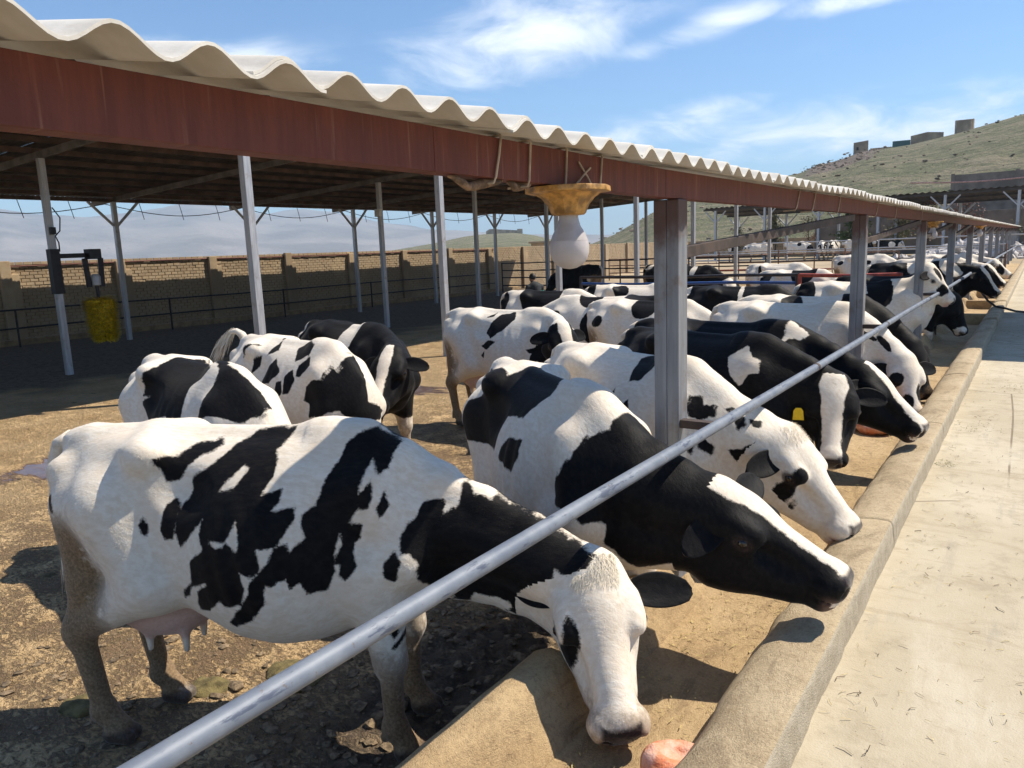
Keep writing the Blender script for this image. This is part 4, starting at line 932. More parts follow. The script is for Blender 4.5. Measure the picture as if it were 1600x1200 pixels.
# ---------------------------------------------------------------- the herd
GT, GY, GP = 'cows feeding at the trough', 'cows standing in the yard', 'cows standing far beyond the pens'
POLY = {
  'C1': {'b':[[(0.901,1.445),(1.062,1.452),(1.049,1.42),(1.015,1.382),(1.042,1.346),(1.035,1.293),(1.001,1.225),(1.088,1.25),(1.082,1.204),(1.053,1.172),(1.153,1.186),(1.15,1.138),(1.115,1.096),(1.085,1.038),(1.008,1.032),(1.016,0.949),(0.979,0.916),(0.935,0.939),(0.951,0.877),(0.923,0.802),(0.846,0.777),(0.83,0.812),(0.748,0.745),(0.684,0.724),(0.709,0.824),(0.777,0.877),(0.678,0.847),(0.68,0.947),(0.753,1.012),(0.74,1.074),(0.762,1.149),(0.702,1.076),(0.632,1.001),(0.617,1.066),(0.616,1.145),(0.662,1.204),(0.674,1.281),(0.737,1.319),(0.772,1.344),(0.831,1.4),(0.876,1.424)],[(0.519,1.369),(0.598,1.364),(0.653,1.403),(0.75,1.417),(0.77,1.396),(0.701,1.371),(0.639,1.326),(0.605,1.274),(0.553,1.264),(0.54,1.32),(0.518,1.34)],[(0.601,1.2),(0.622,1.156),(0.598,1.038),(0.557,1.034),(0.536,1.073),(0.561,1.169)],[(0.457,1.121),(0.483,1.091),(0.474,1.051),(0.449,1.055),(0.441,1.093)],[(1.366,1.442),(1.427,1.45),(1.513,1.404),(1.532,1.391),(1.507,1.353),(1.503,1.309),(1.472,1.293),(1.437,1.343),(1.411,1.291),(1.404,1.246),(1.396,1.176),(1.359,1.116),(1.314,1.067),(1.292,0.978),(1.296,0.912),(1.262,0.849),(1.195,0.843),(1.177,0.895),(1.133,0.871),(1.124,0.919),(1.069,0.885),(1.035,0.891),(1.031,0.807),(0.963,0.736),(0.869,0.681),(0.846,0.702),(0.968,0.852),(0.978,0.899),(1.06,0.982),(1.07,1.029),(1.129,1.053),(1.141,1.015),(1.197,1.068),(1.177,1.118),(1.18,1.153),(1.224,1.183),(1.265,1.287),(1.3,1.342),(1.316,1.398)],[(1.445,1.268),(1.458,1.241),(1.442,1.176),(1.403,1.17),(1.398,1.215)],[(1.327,1.104),(1.412,1.104),(1.401,1.049),(1.374,1.023),(1.385,0.941),(1.343,0.882),(1.315,0.899),(1.319,0.945),(1.297,0.951),(1.331,1.027)],[(1.498,1.22),(1.516,1.174),(1.491,1.129),(1.476,1.167)],[(1.544,0.996),(1.573,0.962),(1.544,0.873),(1.508,0.89),(1.504,0.955)],[(0.624,0.82),(0.676,0.854),(0.652,0.794),(0.614,0.771)],[(1.482,0.677),(1.524,0.675),(1.524,0.617),(1.503,0.597)],[(-0.036,1.178),(-0.012,1.196),(0.014,1.129),(-0.006,1.125)],[(1.567,1.047),(1.589,1.092),(1.623,1.118),(1.649,1.173),(1.687,1.182),(1.731,1.177),(1.732,1.13),(1.8,1.16),(1.804,1.242),(1.826,1.235),(1.852,1.203),(1.925,1.18),(1.943,1.195),(1.981,1.171),(2.09,1.128),(2.124,1.118),(2.224,1.056),(2.342,1.011),(2.313,0.976),(2.273,0.931),(2.254,0.844),(2.235,0.801),(2.244,0.721),(2.177,0.651),(2.012,0.699),(1.967,0.718),(1.976,0.706),(2.0,0.749),(1.985,0.772),(1.862,0.777),(1.839,0.78),(1.81,0.725),(1.775,0.711),(1.741,0.72),(1.745,0.754),(1.708,0.717),(1.721,0.706),(1.76,0.736),(1.733,0.72),(1.526,0.46),(1.667,0.698),(1.481,0.533),(1.584,0.674),(1.656,0.794),(1.626,0.875),(1.638,0.947),(1.604,0.985),(1.575,0.988)]],'w':[[(0.814,1.239),(0.878,1.253),(0.92,1.319),(0.9,1.332),(0.846,1.285)],[(0.786,1.054),(0.863,1.054),(0.911,1.136),(0.928,1.054),(0.919,1.023),(0.87,1.048),(0.825,1.023)],[(2.19,0.958),(2.232,0.942),(2.201,0.89),(2.179,0.895)]]},
  'C2': {'b':[[(0.36,-0.312),(0.581,-0.196),(0.181,-0.077),(0.654,-0.114),(0.658,-0.037),(0.64,0.05),(1.112,-0.001),(1.213,-0.109),(1.127,-0.254),(0.923,-0.278),(0.87,-0.488),(0.381,-0.533),(0.324,-0.443)],[(1.064,-0.385),(1.231,-0.368),(1.251,-0.454),(1.206,-0.536),(0.999,-0.5)],[(1.588,-0.479),(1.628,-0.373),(1.653,-0.228),(1.693,-0.153),(1.747,-0.072),(1.773,-0.108),(1.798,-0.021),(1.842,-0.039),(1.951,-0.158),(2.06,-0.093),(2.116,-0.07),(2.191,-0.304),(2.228,-0.54),(2.242,-0.734),(2.14,-0.834),(1.919,-0.959),(1.832,-0.879),(1.769,-0.858),(1.78,-0.77),(1.751,-0.735),(1.717,-0.717),(1.678,-0.661),(1.587,-0.633),(1.552,-0.56)]],'w':[]},
  'C3': {'b':[[(1.163,-0.22),(1.097,-0.048),(1.168,-0.006),(1.295,-0.08),(1.256,-0.188)],[(1.049,-0.34),(1.068,-0.28),(1.088,-0.327)],[(1.196,-0.388),(1.227,-0.336),(1.258,-0.387)],[(1.636,-0.327),(1.643,-0.227),(1.673,-0.197),(1.69,-0.269),(1.726,-0.221),(1.738,-0.313),(1.697,-0.396),(1.651,-0.382)],[(1.325,-0.477),(1.351,-0.434),(1.347,-0.512)],[(1.753,-0.212),(1.778,-0.166),(1.778,-0.239)],[(1.799,-0.263),(1.831,-0.187),(1.848,-0.276),(1.835,-0.364)],[(1.857,-0.181),(1.901,-0.124),(1.913,-0.223),(1.883,-0.247)],[(1.699,-0.585),(1.728,-0.559),(1.766,-0.604),(1.763,-0.675),(1.719,-0.631)],[(1.652,-0.607),(1.692,-0.61),(1.696,-0.648)],[(1.821,-0.588),(1.88,-0.528),(1.923,-0.379),(2.045,-0.317),(2.094,-0.441),(1.982,-0.573),(1.896,-0.725)]],'w':[]},
  'C4': {'b':[],'w':[[(1.306,-0.219),(1.451,-0.124),(1.565,-0.225),(1.622,-0.262),(1.615,-0.383),(1.531,-0.387),(1.448,-0.464),(1.371,-0.378)]]},
  'C5': {'b':[],'w':[[(1.516,-0.316),(1.584,-0.124),(1.593,0.005),(1.717,-0.067),(1.664,-0.147),(1.606,-0.157)]]},
  'B1': {'b':[[(0.62,-0.235),(0.656,-0.168),(0.617,0.018),(0.641,0.155),(1.344,-0.064),(1.239,-0.186),(1.3,-0.435),(1.175,-0.484),(1.137,-0.466),(1.136,-0.395),(1.027,-0.419),(0.76,-0.493),(0.579,-0.342),(0.691,-0.273),(0.589,-0.297)],[(1.498,-0.067),(0.629,0.175),(1.598,-0.032),(1.686,0.006),(1.743,0.064),(1.755,-0.072),(1.718,-0.355),(1.46,-0.412),(1.566,-0.316),(1.551,-0.178),(1.564,-0.101)]],'w':[]},
  'B2': {'b':[[(0.468,-0.236),(0.649,-0.165),(0.678,-0.121),(0.566,-0.236)],[(0.617,-0.354),(0.634,-0.237),(0.728,-0.186),(0.701,-0.26)],[(0.783,-0.179),(0.813,-0.01),(0.606,0.162),(0.905,-0.128)],[(1.248,-0.211),(1.147,-0.09),(1.218,-0.023),(1.37,-0.079),(1.379,-0.144)],[(1.316,-0.334),(1.309,-0.24),(1.397,-0.15),(1.458,-0.231),(1.353,-0.337)],[(0.838,-0.447),(0.845,-0.316),(0.951,-0.208),(1.108,-0.321),(0.984,-0.421)],[(1.23,-0.495),(1.2,-0.351),(1.259,-0.286),(1.318,-0.373),(1.285,-0.492)],[(1.122,-0.537),(1.117,-0.415),(1.172,-0.39),(1.206,-0.479),(1.147,-0.584)],[(1.438,-0.546),(1.465,-0.418),(1.619,-0.336),(1.621,-0.167),(1.651,-0.187),(1.635,-0.046),(1.619,0.07),(1.677,0.06),(1.729,0.034),(1.795,0.021),(1.818,0.544),(1.889,0.28),(1.889,-0.31),(1.81,-0.396),(1.8,-0.501),(1.829,-0.668),(1.531,-0.684),(1.497,-0.589)]],'w':[]},
  'B4': {'b':[[(0.772,-0.14),(0.87,-0.053),(0.862,-0.118)],[(0.813,-0.313),(0.949,-0.081),(1.144,-0.041),(1.209,-0.157),(1.103,-0.29),(0.925,-0.41)],[(0.776,-0.509),(0.894,-0.433),(1.011,-0.447),(0.874,-0.555)],[(0.755,-0.642),(0.836,-0.57),(0.812,-0.657)],[(1.424,-0.573),(2.086,-0.537),(2.113,-0.56),(1.465,-0.635)],[(1.466,-0.658),(1.6,-0.547),(2.112,-0.796),(1.683,-0.772),(1.468,-0.707)]],'w':[]},
  'C8': {'b':[],'w':[]},
}
#POLYDATA
def C(key, d): d = dict(d); d.setdefault('polys', []); d['polys'] = list(d['polys'])+POLY.get(key, {}).get('b', []); d['holes'] = list(d.get('holes', ()))+POLY.get(key, {}).get('w', []); return d
far_side = [(.2, .58, .25, .18, .2), (.75, .60, .3, .20, -.2), (1.3, .62, .22, .18, .2)]
cow('holstein_cow', 'nearest cow, white with jagged black patches, pale face bent down to a salt block', (-3.50, 1.66), 26, .98, (2.33, -.29, .955), (2.46, -.68, .44), .0105,
    C('C1', dict(side=True, blobs=[(2.05, .48, .25, .36, 0)], face='white', hcut=.02, facespots=((.20, -.10, .062, .026, 1),), nose=1.)), fat=1.06, step=(.05, -.03, .0, .02), ears=((.22, .02, 0, .30), (.6, .75)), roll=-.12, dirt=1.25, hair=42000, forelock=1500, group=GT)
cow('holstein_cow', 'cow with black neck and head stretched over the curb, white blaze down its face', (-2.80, 3.95), -35.6, 1.0, (1.95, .27, 1.10), (2.37, .59, .85), .0105,
    C('C2', dict(blobs=far_side+[(2.05, .12, .36, .80, 0)], face='blaze', blaze=[.07, .075, .06, .035, .035, .05])), ears=((-.45, .15), (.8, .5, 0, .20)), hair=30000, group=GT)
cow('holstein_cow', 'white cow with scattered small black spots, white head over the trough behind the near post', (-2.86, 4.84), -26, .995, (1.90, .20, 1.09), (2.28, .30, .68), .012,
    C('C3', dict(blobs=[(.6, .4, .12, .1, 0)], face='white', facespots=((.19, -.12, .04, .03, 1), (.26, -.12, .02, .018, 1)))), ears=((.2, .2), (.25, .2)), hair=16000, forelock=700, group=GT)
cow('holstein_cow', 'black cow with a broad white face stripe and a yellow ear tag', (-2.9, 6.1), -18, .98, (1.90, .02, 1.18), (2.05, -.26, .74), .0165,
    C('C4', dict(blobs=[(.3, .5, .2, .2, 0)], invert=True, face='blaze', blaze=[.05, .075, .06, .05, .05, .06])), tagside=-1, ears=((.25, .2), (.05, -.45)), group=GT)
cow('holstein_cow', 'big black cow with a white shoulder patch, profile head low over the trough', (-3.0, 6.5), -5, 1.0, (1.98, -.14, 1.15), (2.42, -.16, .80), .0165,
    C('C5', dict(blobs=[(.3, .5, .2, .2, 0)], invert=True, face='blaze', blaze=[.03, .04, .05, .045, .05, .07])), group=GT)
cow('holstein_cow', 'cream white cow with spotted face behind the big black cow at the trough', (-2.95, 8.6), -8, 1.0, (1.97, -.15, .96), (2.12, -.32, .60), .019,
    C('C6', dict(blobs=[(1.9, -.2, .10, .07, 0), (1.75, -.3, .08, .05, .3), (.7, .3, .3, .2, 0)], face='white', facespots=((.17, -.1, .05, .05, 1), (.3, .06, .08, .04, 1), (.35, -.05, .06, .04, 1)))), group=GT)
cow('holstein_cow', 'white-backed cow with black rump patches and black neck, head sunk in the trough', (-3.0, 9.6), -5, 1.0, (1.95, -.2, .98), (2.12, -.3, .58), .0215,
    C('C7', dict(blobs=[(.2, -.2, .15, .12, 0), (.75, -.15, .12, .16, .3), (1.75, 0, .45, .9, 0)], face='black')), group=GT)
cow('holstein_cow', 'cow with raised spotted neck resting its chin on the pipe rail', (-3.05, 12.6), 8, 1.0, (1.74, .0, 1.66), (2.06, -.06, 1.25), .0215,
    C('C8', dict(blobs=[(.1, -.2, .22, .3, 0), (.8, -.4, .10, .16, .2), (1.05, -.38, .08, .14, 0), (.55, -.6, .12, .1, 0), (1.25, 0, .22, .5, 0)], face='white', facespots=((.12, -.06, .08, .035, 1), (.30, -.06, .06, .03, 1), (.2, .1, .2, .06, 1)))), group=GT)
cow('holstein_cow', 'black cow with its head hanging into the trough in front of the cross wall', (-2.9, 14.5), -2, 1.0, (1.80, .1, 1.08), (1.97, .08, .64), .0215,
    C('C9', dict(blobs=[(.3, .4, .2, .2, 0)], invert=True, face='black', facespots=((.42, -.06, .05, .03, -1),))), group=GT)
cow('holstein_cow', 'tall black cow with a white triangle on its neck among the far posts', (-3.1, 19.0), 0, 1.05, (1.98, 0, 1.30), (2.30, -.1, .92), .025,
    C('C10', dict(blobs=[(1.62, -.2, .16, .3, .5), (.9, .0, .12, .3, 0)], invert=True, face='blaze')), group=GT)
cow('holstein_cow', 'black and white cow reaching over the curb between the last posts', (-3.15, 23.0), 0, 1.03, (2.0, 0, 1.25), (2.36, -.1, .90), .025,
    C('C11', dict(blobs=rand_coat(5, 9), face='blaze')), group=GT)
cow('holstein_cow', 'farthest white-headed cow at the trough with one dark cheek', (-3.2, 27.5), 0, 1.03, (2.0, 0, 1.25), (2.4, -.05, .92), .028,
    C('C12', dict(blobs=rand_coat(9, 6), face='white', facespots=((.25, -.1, .12, .05, 1),))), group=GT)
# yard
cow('holstein_cow', 'black cow with white bands and a blond forelock, head bowed behind the nearest cow', (-5.5, 3.2), -10, 1.0, (1.74, .02, 1.08), (1.84, .0, .5), .0155,
    C('B1', dict(blobs=far_side, face='white', hcut=-.02)), ears=((.3, .2), (.3, .2)), forelock=1200, hair=9000, group=GY)
cow('holstein_cow', 'white cow with black shoulder and flank spots, swinging its tail, head down', (-5.95, 4.4), -8, 1.0, (1.75, -.08, .78), (1.86, -.1, .28), .0155,
    C('B2', dict(blobs=far_side, face='black')), tail=[(-.02, 0, 1.40), (-.06, -.01, 1.46), (-.11, -.03, 1.49), (-.17, -.06, 1.48), (-.22, -.09, 1.44)], hair=9000, group=GY)
cow('holstein_cow', 'black cow with white shoulder band looking at the camera, white stripe between its eyes', (-6.55, 5.7), -14, 1.0, (1.84, -.18, 1.27), (2.02, -.50, .93), .0155,
    C('B3', dict(blobs=[(1.18, -.1, .14, .4, 0), (.0, 0, .15, .3, 0)], invert=True, face='blaze', blaze=[.02, .045, .05, .04, .045, .05])), group=GY)
cow('holstein_cow', 'white cow with dark back saddle standing side-on, turning its black cheeks towards us', (-5.98, 7.49), -2.6, .99, (1.83, -.35, 1.32), (2.03, -.46, .92), .0155,
    C('B4', dict(blobs=far_side, face='blaze', blaze=[.05, .06, .05, .05, .06, .07])), ears=((.3, .2), (.3, .2)), group=GY)
cow('holstein_cow', 'black and white cow standing just in front of the person in dark clothes', (-7.4, 10.75), 1, 1.0, (1.95, -.1, 1.2), (2.2, -.2, .8), .0215,
    C('B5', dict(blobs=[(.05, -.25, .2, .25, 0), (.85, 0, .38, .6, .1), (1.5, -.3, .2, .15, 0)], face='black')), group=GY)
cow('holstein_cow', 'dirty piebald cow facing left, grey-black mottled flank left of the near post', (-4.1, 9.5), 187, 1.0, (1.90, .1, 1.15), (2.05, .2, .70), .019,
    C('B6', dict(blobs=[(.35, .2, .22, .4, .2), (.85, .45, .3, .28, .2), (1.1, .0, .18, .2, 0), (1.6, .4, .12, .12, 0)], face='black')), dirt=1.3, group=GY)
cow('holstein_cow', 'mostly white cow, its pale back showing above the piebald cow left of the near post', (-6.6, 12.2), 6, 1.0, (1.95, 0, 1.15), (2.2, 0, .7), .0215,
    C('B7', dict(blobs=[(.1, -.1, .15, .2, 0), (.75, -.15, .14, .12, 0), (1.7, -.1, .12, .1, 0)], face='white')), group=GY)
cow('holstein_cow', 'glossy grey-black cow with a thin white shoulder streak right of the near post', (-4.55, 11.7), -3, 1.0, (1.95, .1, 1.0), (2.2, .1, .55), .019,
    C('B8', dict(blobs=[(1.0, -.15, .035, .20, .1), (.05, .0, .12, .2, 0)], invert=True, face='black')), group=GY)
cow('holstein_cow', 'white-rumped cow with black patches standing behind the cream white cow', (-4.9, 9.2), -4, .98, (1.95, 0, 1.1), (2.2, 0, .65), .0215,
    C('B9', dict(blobs=[(.95, -.1, .2, .2, 0), (1.35, -.25, .14, .2, 0), (.3, -.35, .1, .08, 0)], face='black')), group=GY)
cow('holstein_cow', 'white cow with small black flecks standing behind the rusty pen rail', (-6.2, 20.2), -20, 1.06, (1.95, 0, 1.1), (2.25, -.1, .8), .023,
    C('B10', dict(blobs=[(.55+.13*i, -.25-.09*(i % 3), .05, .075, .3) for i in range(6)], face='white')), group=GY)
cow('holstein_cow', 'black cow with a white shoulder mark in the pen with the blue bar', (-8.6, 20.6), -20, 1.04, (1.95, 0, 1.1), (2.25, -.1, .75), .023,
    C('B11', dict(blobs=[(1.05, -.15, .10, .2, .3)], invert=True, face='white')), group=GY)
cow('holstein_cow', 'black cow with a white back stripe just right of the near post', (-10.2, 22.6), -15, 1.05, (1.9, 0, 1.15), (2.2, -.1, .75), .025,
    C('B12', dict(blobs=[(.5, -.1, .35, .09, .1), (1.3, 0, .12, .2, 0)], invert=True, face='blaze')), group=GY)
cow('holstein_cow', 'all black cow resting behind the fence left of the near post', (-13.0, 24.6), 175, 1.04, (1.95, 0, 1.1), (2.2, 0, .7), .024,
    C('B13', dict(blobs=[(.3, .6, .1, .1, 0)], invert=True, face='black')), group=GY)
cow('holstein_cow', 'white cow with black rump spots behind the second post', (-5.2, 17.9), -10, 1.0, (1.95, 0, 1.05), (2.2, 0, .6), .025,
    C('B14', dict(blobs=[(.25, -.25, .16, .14, 0), (1.1, 0, .3, .4, 0)], face='black')), group=GY)
cow('holstein_cow', 'white spotted cow back showing between the third and fourth posts', (-5.6, 27.5), -5, 1.06, (1.95, 0, 1.1), (2.2, 0, .7), .026,
    C('B15', dict(blobs=[(.3, -.3, .1, .08, 0), (.7, -.3, .1, .08, .3), (1.1, -.3, .1, .08, 0)], face='white')), group=GY)
# far row
def far_cow(px, label, yaw, seed, inv=False, poll=(1.95, 0, 1.2), muz=(2.2, 0, .8), face='black', n=6):
    cow('holstein_cow', label, (px[0], px[1]), yaw, 1.0, poll, muz, .034, dict(blobs=rand_coat(seed, n), invert=inv, face=face), eyes=False, group=GP, pz=.52)
# far row of cows in front of the block wall
for i, (p, lab, yaw, sd, inv, face) in enumerate((
    ((-20.9, 62.6), 'far black cow standing left of the pale tree trunk', -60, 31, True, 'black'),
    ((-18.0, 63.4), 'far black and white cow with lowered head beside the black one', 200, 32, False, 'white'),
    ((-16.9, 63.8), 'far white cow side-on with few black spots, alone in front of the grey wall', 0, 33, False, 'black'),
    ((-14.3, 64.3), 'far piebald cow facing us, left of the far cluster', -75, 34, False, 'blaze'),
    ((-13.3, 64.9), 'far piebald cow facing us in the middle of the far cluster', -95, 35, False, 'blaze'),
    ((-12.7, 64.2), 'far black and white cow side-on at the right of the far cluster', 10, 36, False, 'black'),
    ((-10.6, 64.6), 'far black cow with brown legs right of the second post', 15, 37, True, 'white'))):
    far_cow(p, lab, yaw, sd, inv, face=face, n=4 if i == 2 else 7)
# ---------------------------------------------------------------- generic blob body
def nets(field, lo, hi, h):
    lo = np.array(lo, float); hi = np.array(hi, float); N = np.ceil((hi-lo)/h).astype(int)+1
    g = np.stack(np.meshgrid(*[lo[i]+np.arange(N[i])*h for i in range(3)], indexing='ij'), -1).reshape(-1, 3); D = field(g).reshape(N); S_ = D < 0
    c8 = sum(S_[i:N[0]-1+i, j:N[1]-1+j, k:N[2]-1+k].astype(np.int8) for i in (0, 1) for j in (0, 1) for k in (0, 1))
    cells = np.argwhere((c8 > 0) & (c8 < 8)); vid = np.full(N, -1, np.int32); vid[tuple(cells.T)] = np.arange(len(cells)); acc = np.zeros((len(cells), 3)); cnt = np.zeros(len(cells))
    for a0 in itertools.product((0, 1), repeat=3):
        for ax in range(3):
            if a0[ax]: continue
            b0 = list(a0); b0[ax] = 1; da = D[tuple((cells+a0).T)]; db = D[tuple((cells+b0).T)]; x = (da < 0) != (db < 0)
            t = np.where(x, da/np.where(da-db == 0, 1, da-db), 0); pt = np.tile(np.array(a0, float), (len(cells), 1)); pt[:, ax] = t; acc[x] += pt[x]; cnt[x] += 1
    V = lo+(cells+acc/np.maximum(cnt, 1)[:, None])*h; F = []
    for ax in range(3):
        s0 = [slice(1, N[i]-1) for i in range(3)]; s1 = list(s0); s1[ax] = slice(2, N[ax]); e = np.argwhere(S_[tuple(s0)] != S_[tuple(s1)])+1; fl = S_[tuple(e.T)]
        ub = np.eye(3, dtype=int)[(ax+1) % 3]; uc = np.eye(3, dtype=int)[(ax+2) % 3]
        q = np.stack([vid[tuple((e-ub-uc).T)], vid[tuple((e-uc).T)], vid[tuple(e.T)], vid[tuple((e-ub).T)]], 1); q[~fl] = q[~fl][:, ::-1]; F.append(q)
    F = np.concatenate(F); return V, F[(F >= 0).all(1)]
# ---------------------------------------------------------------- person stooping among the cows
def person_field(p):
    d = f_rc(p, (0, 0, .92), (.10, 0, 1.30), .15, .17)
    ay = p.copy(); ay[:, 1] = np.abs(p[:, 1])
    d = smin(d, f_rc(ay, (.11, .08, 1.34), (.11, .19, 1.31), .09, .075), .06)
    d = smin(d, f_rc(p, (.13, 0, 1.36), (.20, 0, 1.46), .065, .058), .04)
    d = smin(d, f_ell(p, (.235, 0, 1.555), (.098, .078, .118)), .03)
    d = smin(d, f_ell(p, (.325, 0, 1.54), (.022, .016, .025)), .02)
    d = smin(d, f_ell(ay, (.22, .082, 1.545), (.025, .014, .032)), .01)
    for sy in (1, -1):
        q = p.copy(); q[:, 1] *= sy
        d = smin(d, f_rc(q, (.11, .20, 1.31), (.16, .27, 1.02), .072, .055), .04); d = smin(d, f_rc(q, (.16, .27, 1.02), (.36, .24, .86), .052, .038), .03); d = smin(d, f_ell(q, (.43, .235, .83), (.06, .03, .045)), .02)
        for j in range(4): d = smin(d, f_rc(q, (.46, .21+.018*j, .82), (.50+.008*(j in (1, 2)), .21+.018*j, .79), .009, .008), .006)
        d = smin(d, f_rc(q, (.42, .205, .84), (.46, .185, .845), .011, .009), .01)
        d = smin(d, f_rc(q, (.0, .09, .90), (.06, .10, .49), .115, .075), .05); d = smin(d, f_rc(q, (.06, .10, .49), (.0, .11, .10), .068, .05), .03); d = smin(d, f_rc(q, (-.02, .11, .045), (.16, .125, .035), .05, .04), .03)
    return d
Vp, Fp = nets(person_field, (-.3, -.42, -.02), (.62, .42, 1.72), .016)
def m_person():
    g = G('dark_work_clothes'); p = g.obj; sp = g.n('ShaderNodeSeparateXYZ'); g.put(p, sp.inputs[0]); z = sp.outputs[2]; n = g.noise(14, 4)
    c = g.mix(g.rng(n, .3, .7), (.010, .014, .018), (.022, .028, .034))
    band = g.math('MULTIPLY', g.rng(z, 1.175, 1.18), g.rng(z, 1.225, 1.22)); c = g.mix(g.math('MULTIPLY', band, .85), c, (.10, .42, .36))
    sk = g.math('MAXIMUM', g.rng(z, 1.475, 1.485), g.math('MULTIPLY', g.rng(sp.outputs[0], .37, .38), g.rng(z, .9, .88)))
    c = g.mix(sk, c, (.30, .17, .11)); return g.fin(c, .8, g.bump(n, .4, .02))
pe = empty('person', (-11.35, 17.85, -.20), math.radians(150), 'person in dark jacket with a pale green stripe, standing among the cows', 'person')
mobj('body', Vp, Fp, m_person(), pe, True)
Vh, Fh = nets(lambda p: np.maximum(f_ell(p, (.222, 0, 1.585), (.108, .088, .112)), -(p[:, 2]-1.535+.5*np.clip(p[:, 0]-.24, 0, 1)*-3)), (.08, -.13, 1.45), (.38, .13, 1.75), .012)
mobj('hair', Vh, Fh, plain('black_hair', (.008, .007, .007), .6), pe, True)
# ---------------------------------------------------------------- yellow cow brush on the shed post
br = empty('cow_brush', (-16.15, 7.65, 0), 0, 'yellow rotating cow brush hanging from a dark arm on a shed post', 'cow brush')
BX, BY = .30, .62
M_black = plain('black_steel', (.014, .013, .016), .5, .2, .3, 9)
m_ = MB(); m_.box((-.09, -.09, 1.62), (.09, .09, 2.50)); m_.build('clamp_sleeve', M_black, br, bevel=.01)
m_ = MB(); m_.beam((0, .05, 2.36), (BX*.8, BY*.8, 2.36), .07, .09); m_.box((BX-.11, BY-.12, 2.28), (BX+.11, BY+.12, 2.48)); m_.build('arm', M_black, br, bevel=.01)
m_ = MB(); m_.beam((BX-.03, BY-.16, 2.30), (BX-.03, BY-.13, 1.72), .05, .10); m_.beam((BX-.03, BY+.16, 2.30), (BX-.03, BY+.13, 1.72), .05, .10); m_.build('yoke', M_black, br, bevel=.008)
m_ = MB(); m_.lathe([(.05, 1.74), (.085, 1.76), (.09, 1.93), (.06, 1.98)], 14, (BX, BY, 0)); m_.build('motor', plain('grey_motor', (.42, .42, .43), .45, .3, .1), br, True)
m_ = MB(); m_.tube([(BX, BY, 1.75), (BX+.02, BY, 1.5), (BX+.05, BY+.02, .62)], .035, 10); m_.build('brush_core', M_black, br, True)
rng = np.random.RandomState(4); Vb = []; Fb = []
m_ = MB(); m_.lathe([(.10, .64), (.19, .68), (.235, .80), (.265, 1.3), (.26, 1.46), (.08, 1.49)], 24, (BX+.02, BY+.01, 0)); m_.build('brush_body', plain('yellow_core', (.62, .43, .012), .7, 0, .45, 24, .6), br, True)
for i in range(5200):
    z = rng.uniform(.62, 1.50); a = rng.uniform(0, 2*math.pi); t = (z-.62)/.88; R = (.30+.05*t)*(1 if z > .75 else .72+.28*(z-.62)/.13)*rng.uniform(.93, 1.04); dz = rng.uniform(-.05, .05)
    c = np.array([BX+.05*(1-t), BY+.02*(1-t), z]); d = np.array([math.cos(a), math.sin(a), 0]); w = np.array([-d[1], d[0], 0])*.011; k = len(Vb)
    Vb += [c+d*.15-w*.6, c+d*.15+w*.6, c+d*R+[0, 0, dz]+w, c+d*R+[0, 0, dz]-w]; Fb.append((k, k+1, k+2, k+3))
ob = mobj('bristles', Vb, Fb, plain('yellow_bristle', (.85, .60, .015), .55, 0, .25, 14), br); ob['kind'] = 'stuff'
m_ = MB(); m_.tube([(.08, .06, 3.3), (.13, .16, 3.1), (.10, .14, 2.85), (.06, .06, 2.75), (.12, .08, 2.62), (.07, .1, 2.45)], .014, 6); m_.build('power_cable', M_cable, br, True)
m_ = MB(); m_.box((.075, -.05, 2.78), (.15, .05, 2.92)); m_.build('switch_box', M_black, br, bevel=.01)
m_ = MB(); m_.box((-.10, -.07, 0), (.10, .07, .22)); o = m_.build('junction_box', M_wbox, None, bevel=.01); o.location = (-16.05, 16.80, 3.25); tag(o, 'small pale electric box high on a shed post', 'electric box')
# ---------------------------------------------------------------- salt blocks
def salt_mat():
    g = G('pink_salt'); n = g.noise(9, 5, .6); c = g.mix(g.rng(n, .35, .65), (.66, .22, .10), (.76, .48, .37)); c = g.mix(g.rng(g.noise(5, 3), .55, .7), c, (.62, .20, .085))
    return g.fin(c, .5, g.bump(g.math('ADD', n, g.noise(40, 4, .6)), .6, .02), 0, .35, **{'Subsurface Weight': .35, 'Subsurface Radius': (.06, .03, .02), 'Subsurface Scale': 1.0})
M_salt = salt_mat()
def salt(loc, r, label, seed, rz):
    def fld(p):
        n = fbm(p*14+seed, 3)-.5; d = f_ell(p, (0, 0, r[2]*.75), r); s_ = -f_ell(p, (r[0]*.15, 0, r[2]*1.95), (r[0]*.75, r[1]*.65, r[2]*.8)); k = .03; h_ = np.clip(.5-.5*(d-s_)/k, 0, 1); d = d*(1-h_)+s_*h_+k*h_*(1-h_)
        return np.maximum(d+n*.035, -p[:, 2])
    V, F = nets(fld, (-r[0]*1.3, -r[1]*1.3, -.02), (r[0]*1.3, r[1]*1.3, r[2]*2.2), .009)
    o = mobj('salt_block', V, F, M_salt, None, True); o.location = loc; o.rotation_euler = (0, 0, rz); return tag(o, label, 'salt block', 'salt licks in the trough')
salt((-.885, 2.17, .347), (.125, .105, .085), 'licked hollow orange-pink salt block under the nearest cow muzzle', 1., .4)
salt((-1.14, 7.55, .347), (.20, .16, .085), 'flat pink salt lump lying in the trough beneath the big black cow', 5., .9)
salt((-1.26, 7.85, .347), (.11, .10, .12), 'paler upright salt lump against the trough wall behind the flat one', 8., .2)
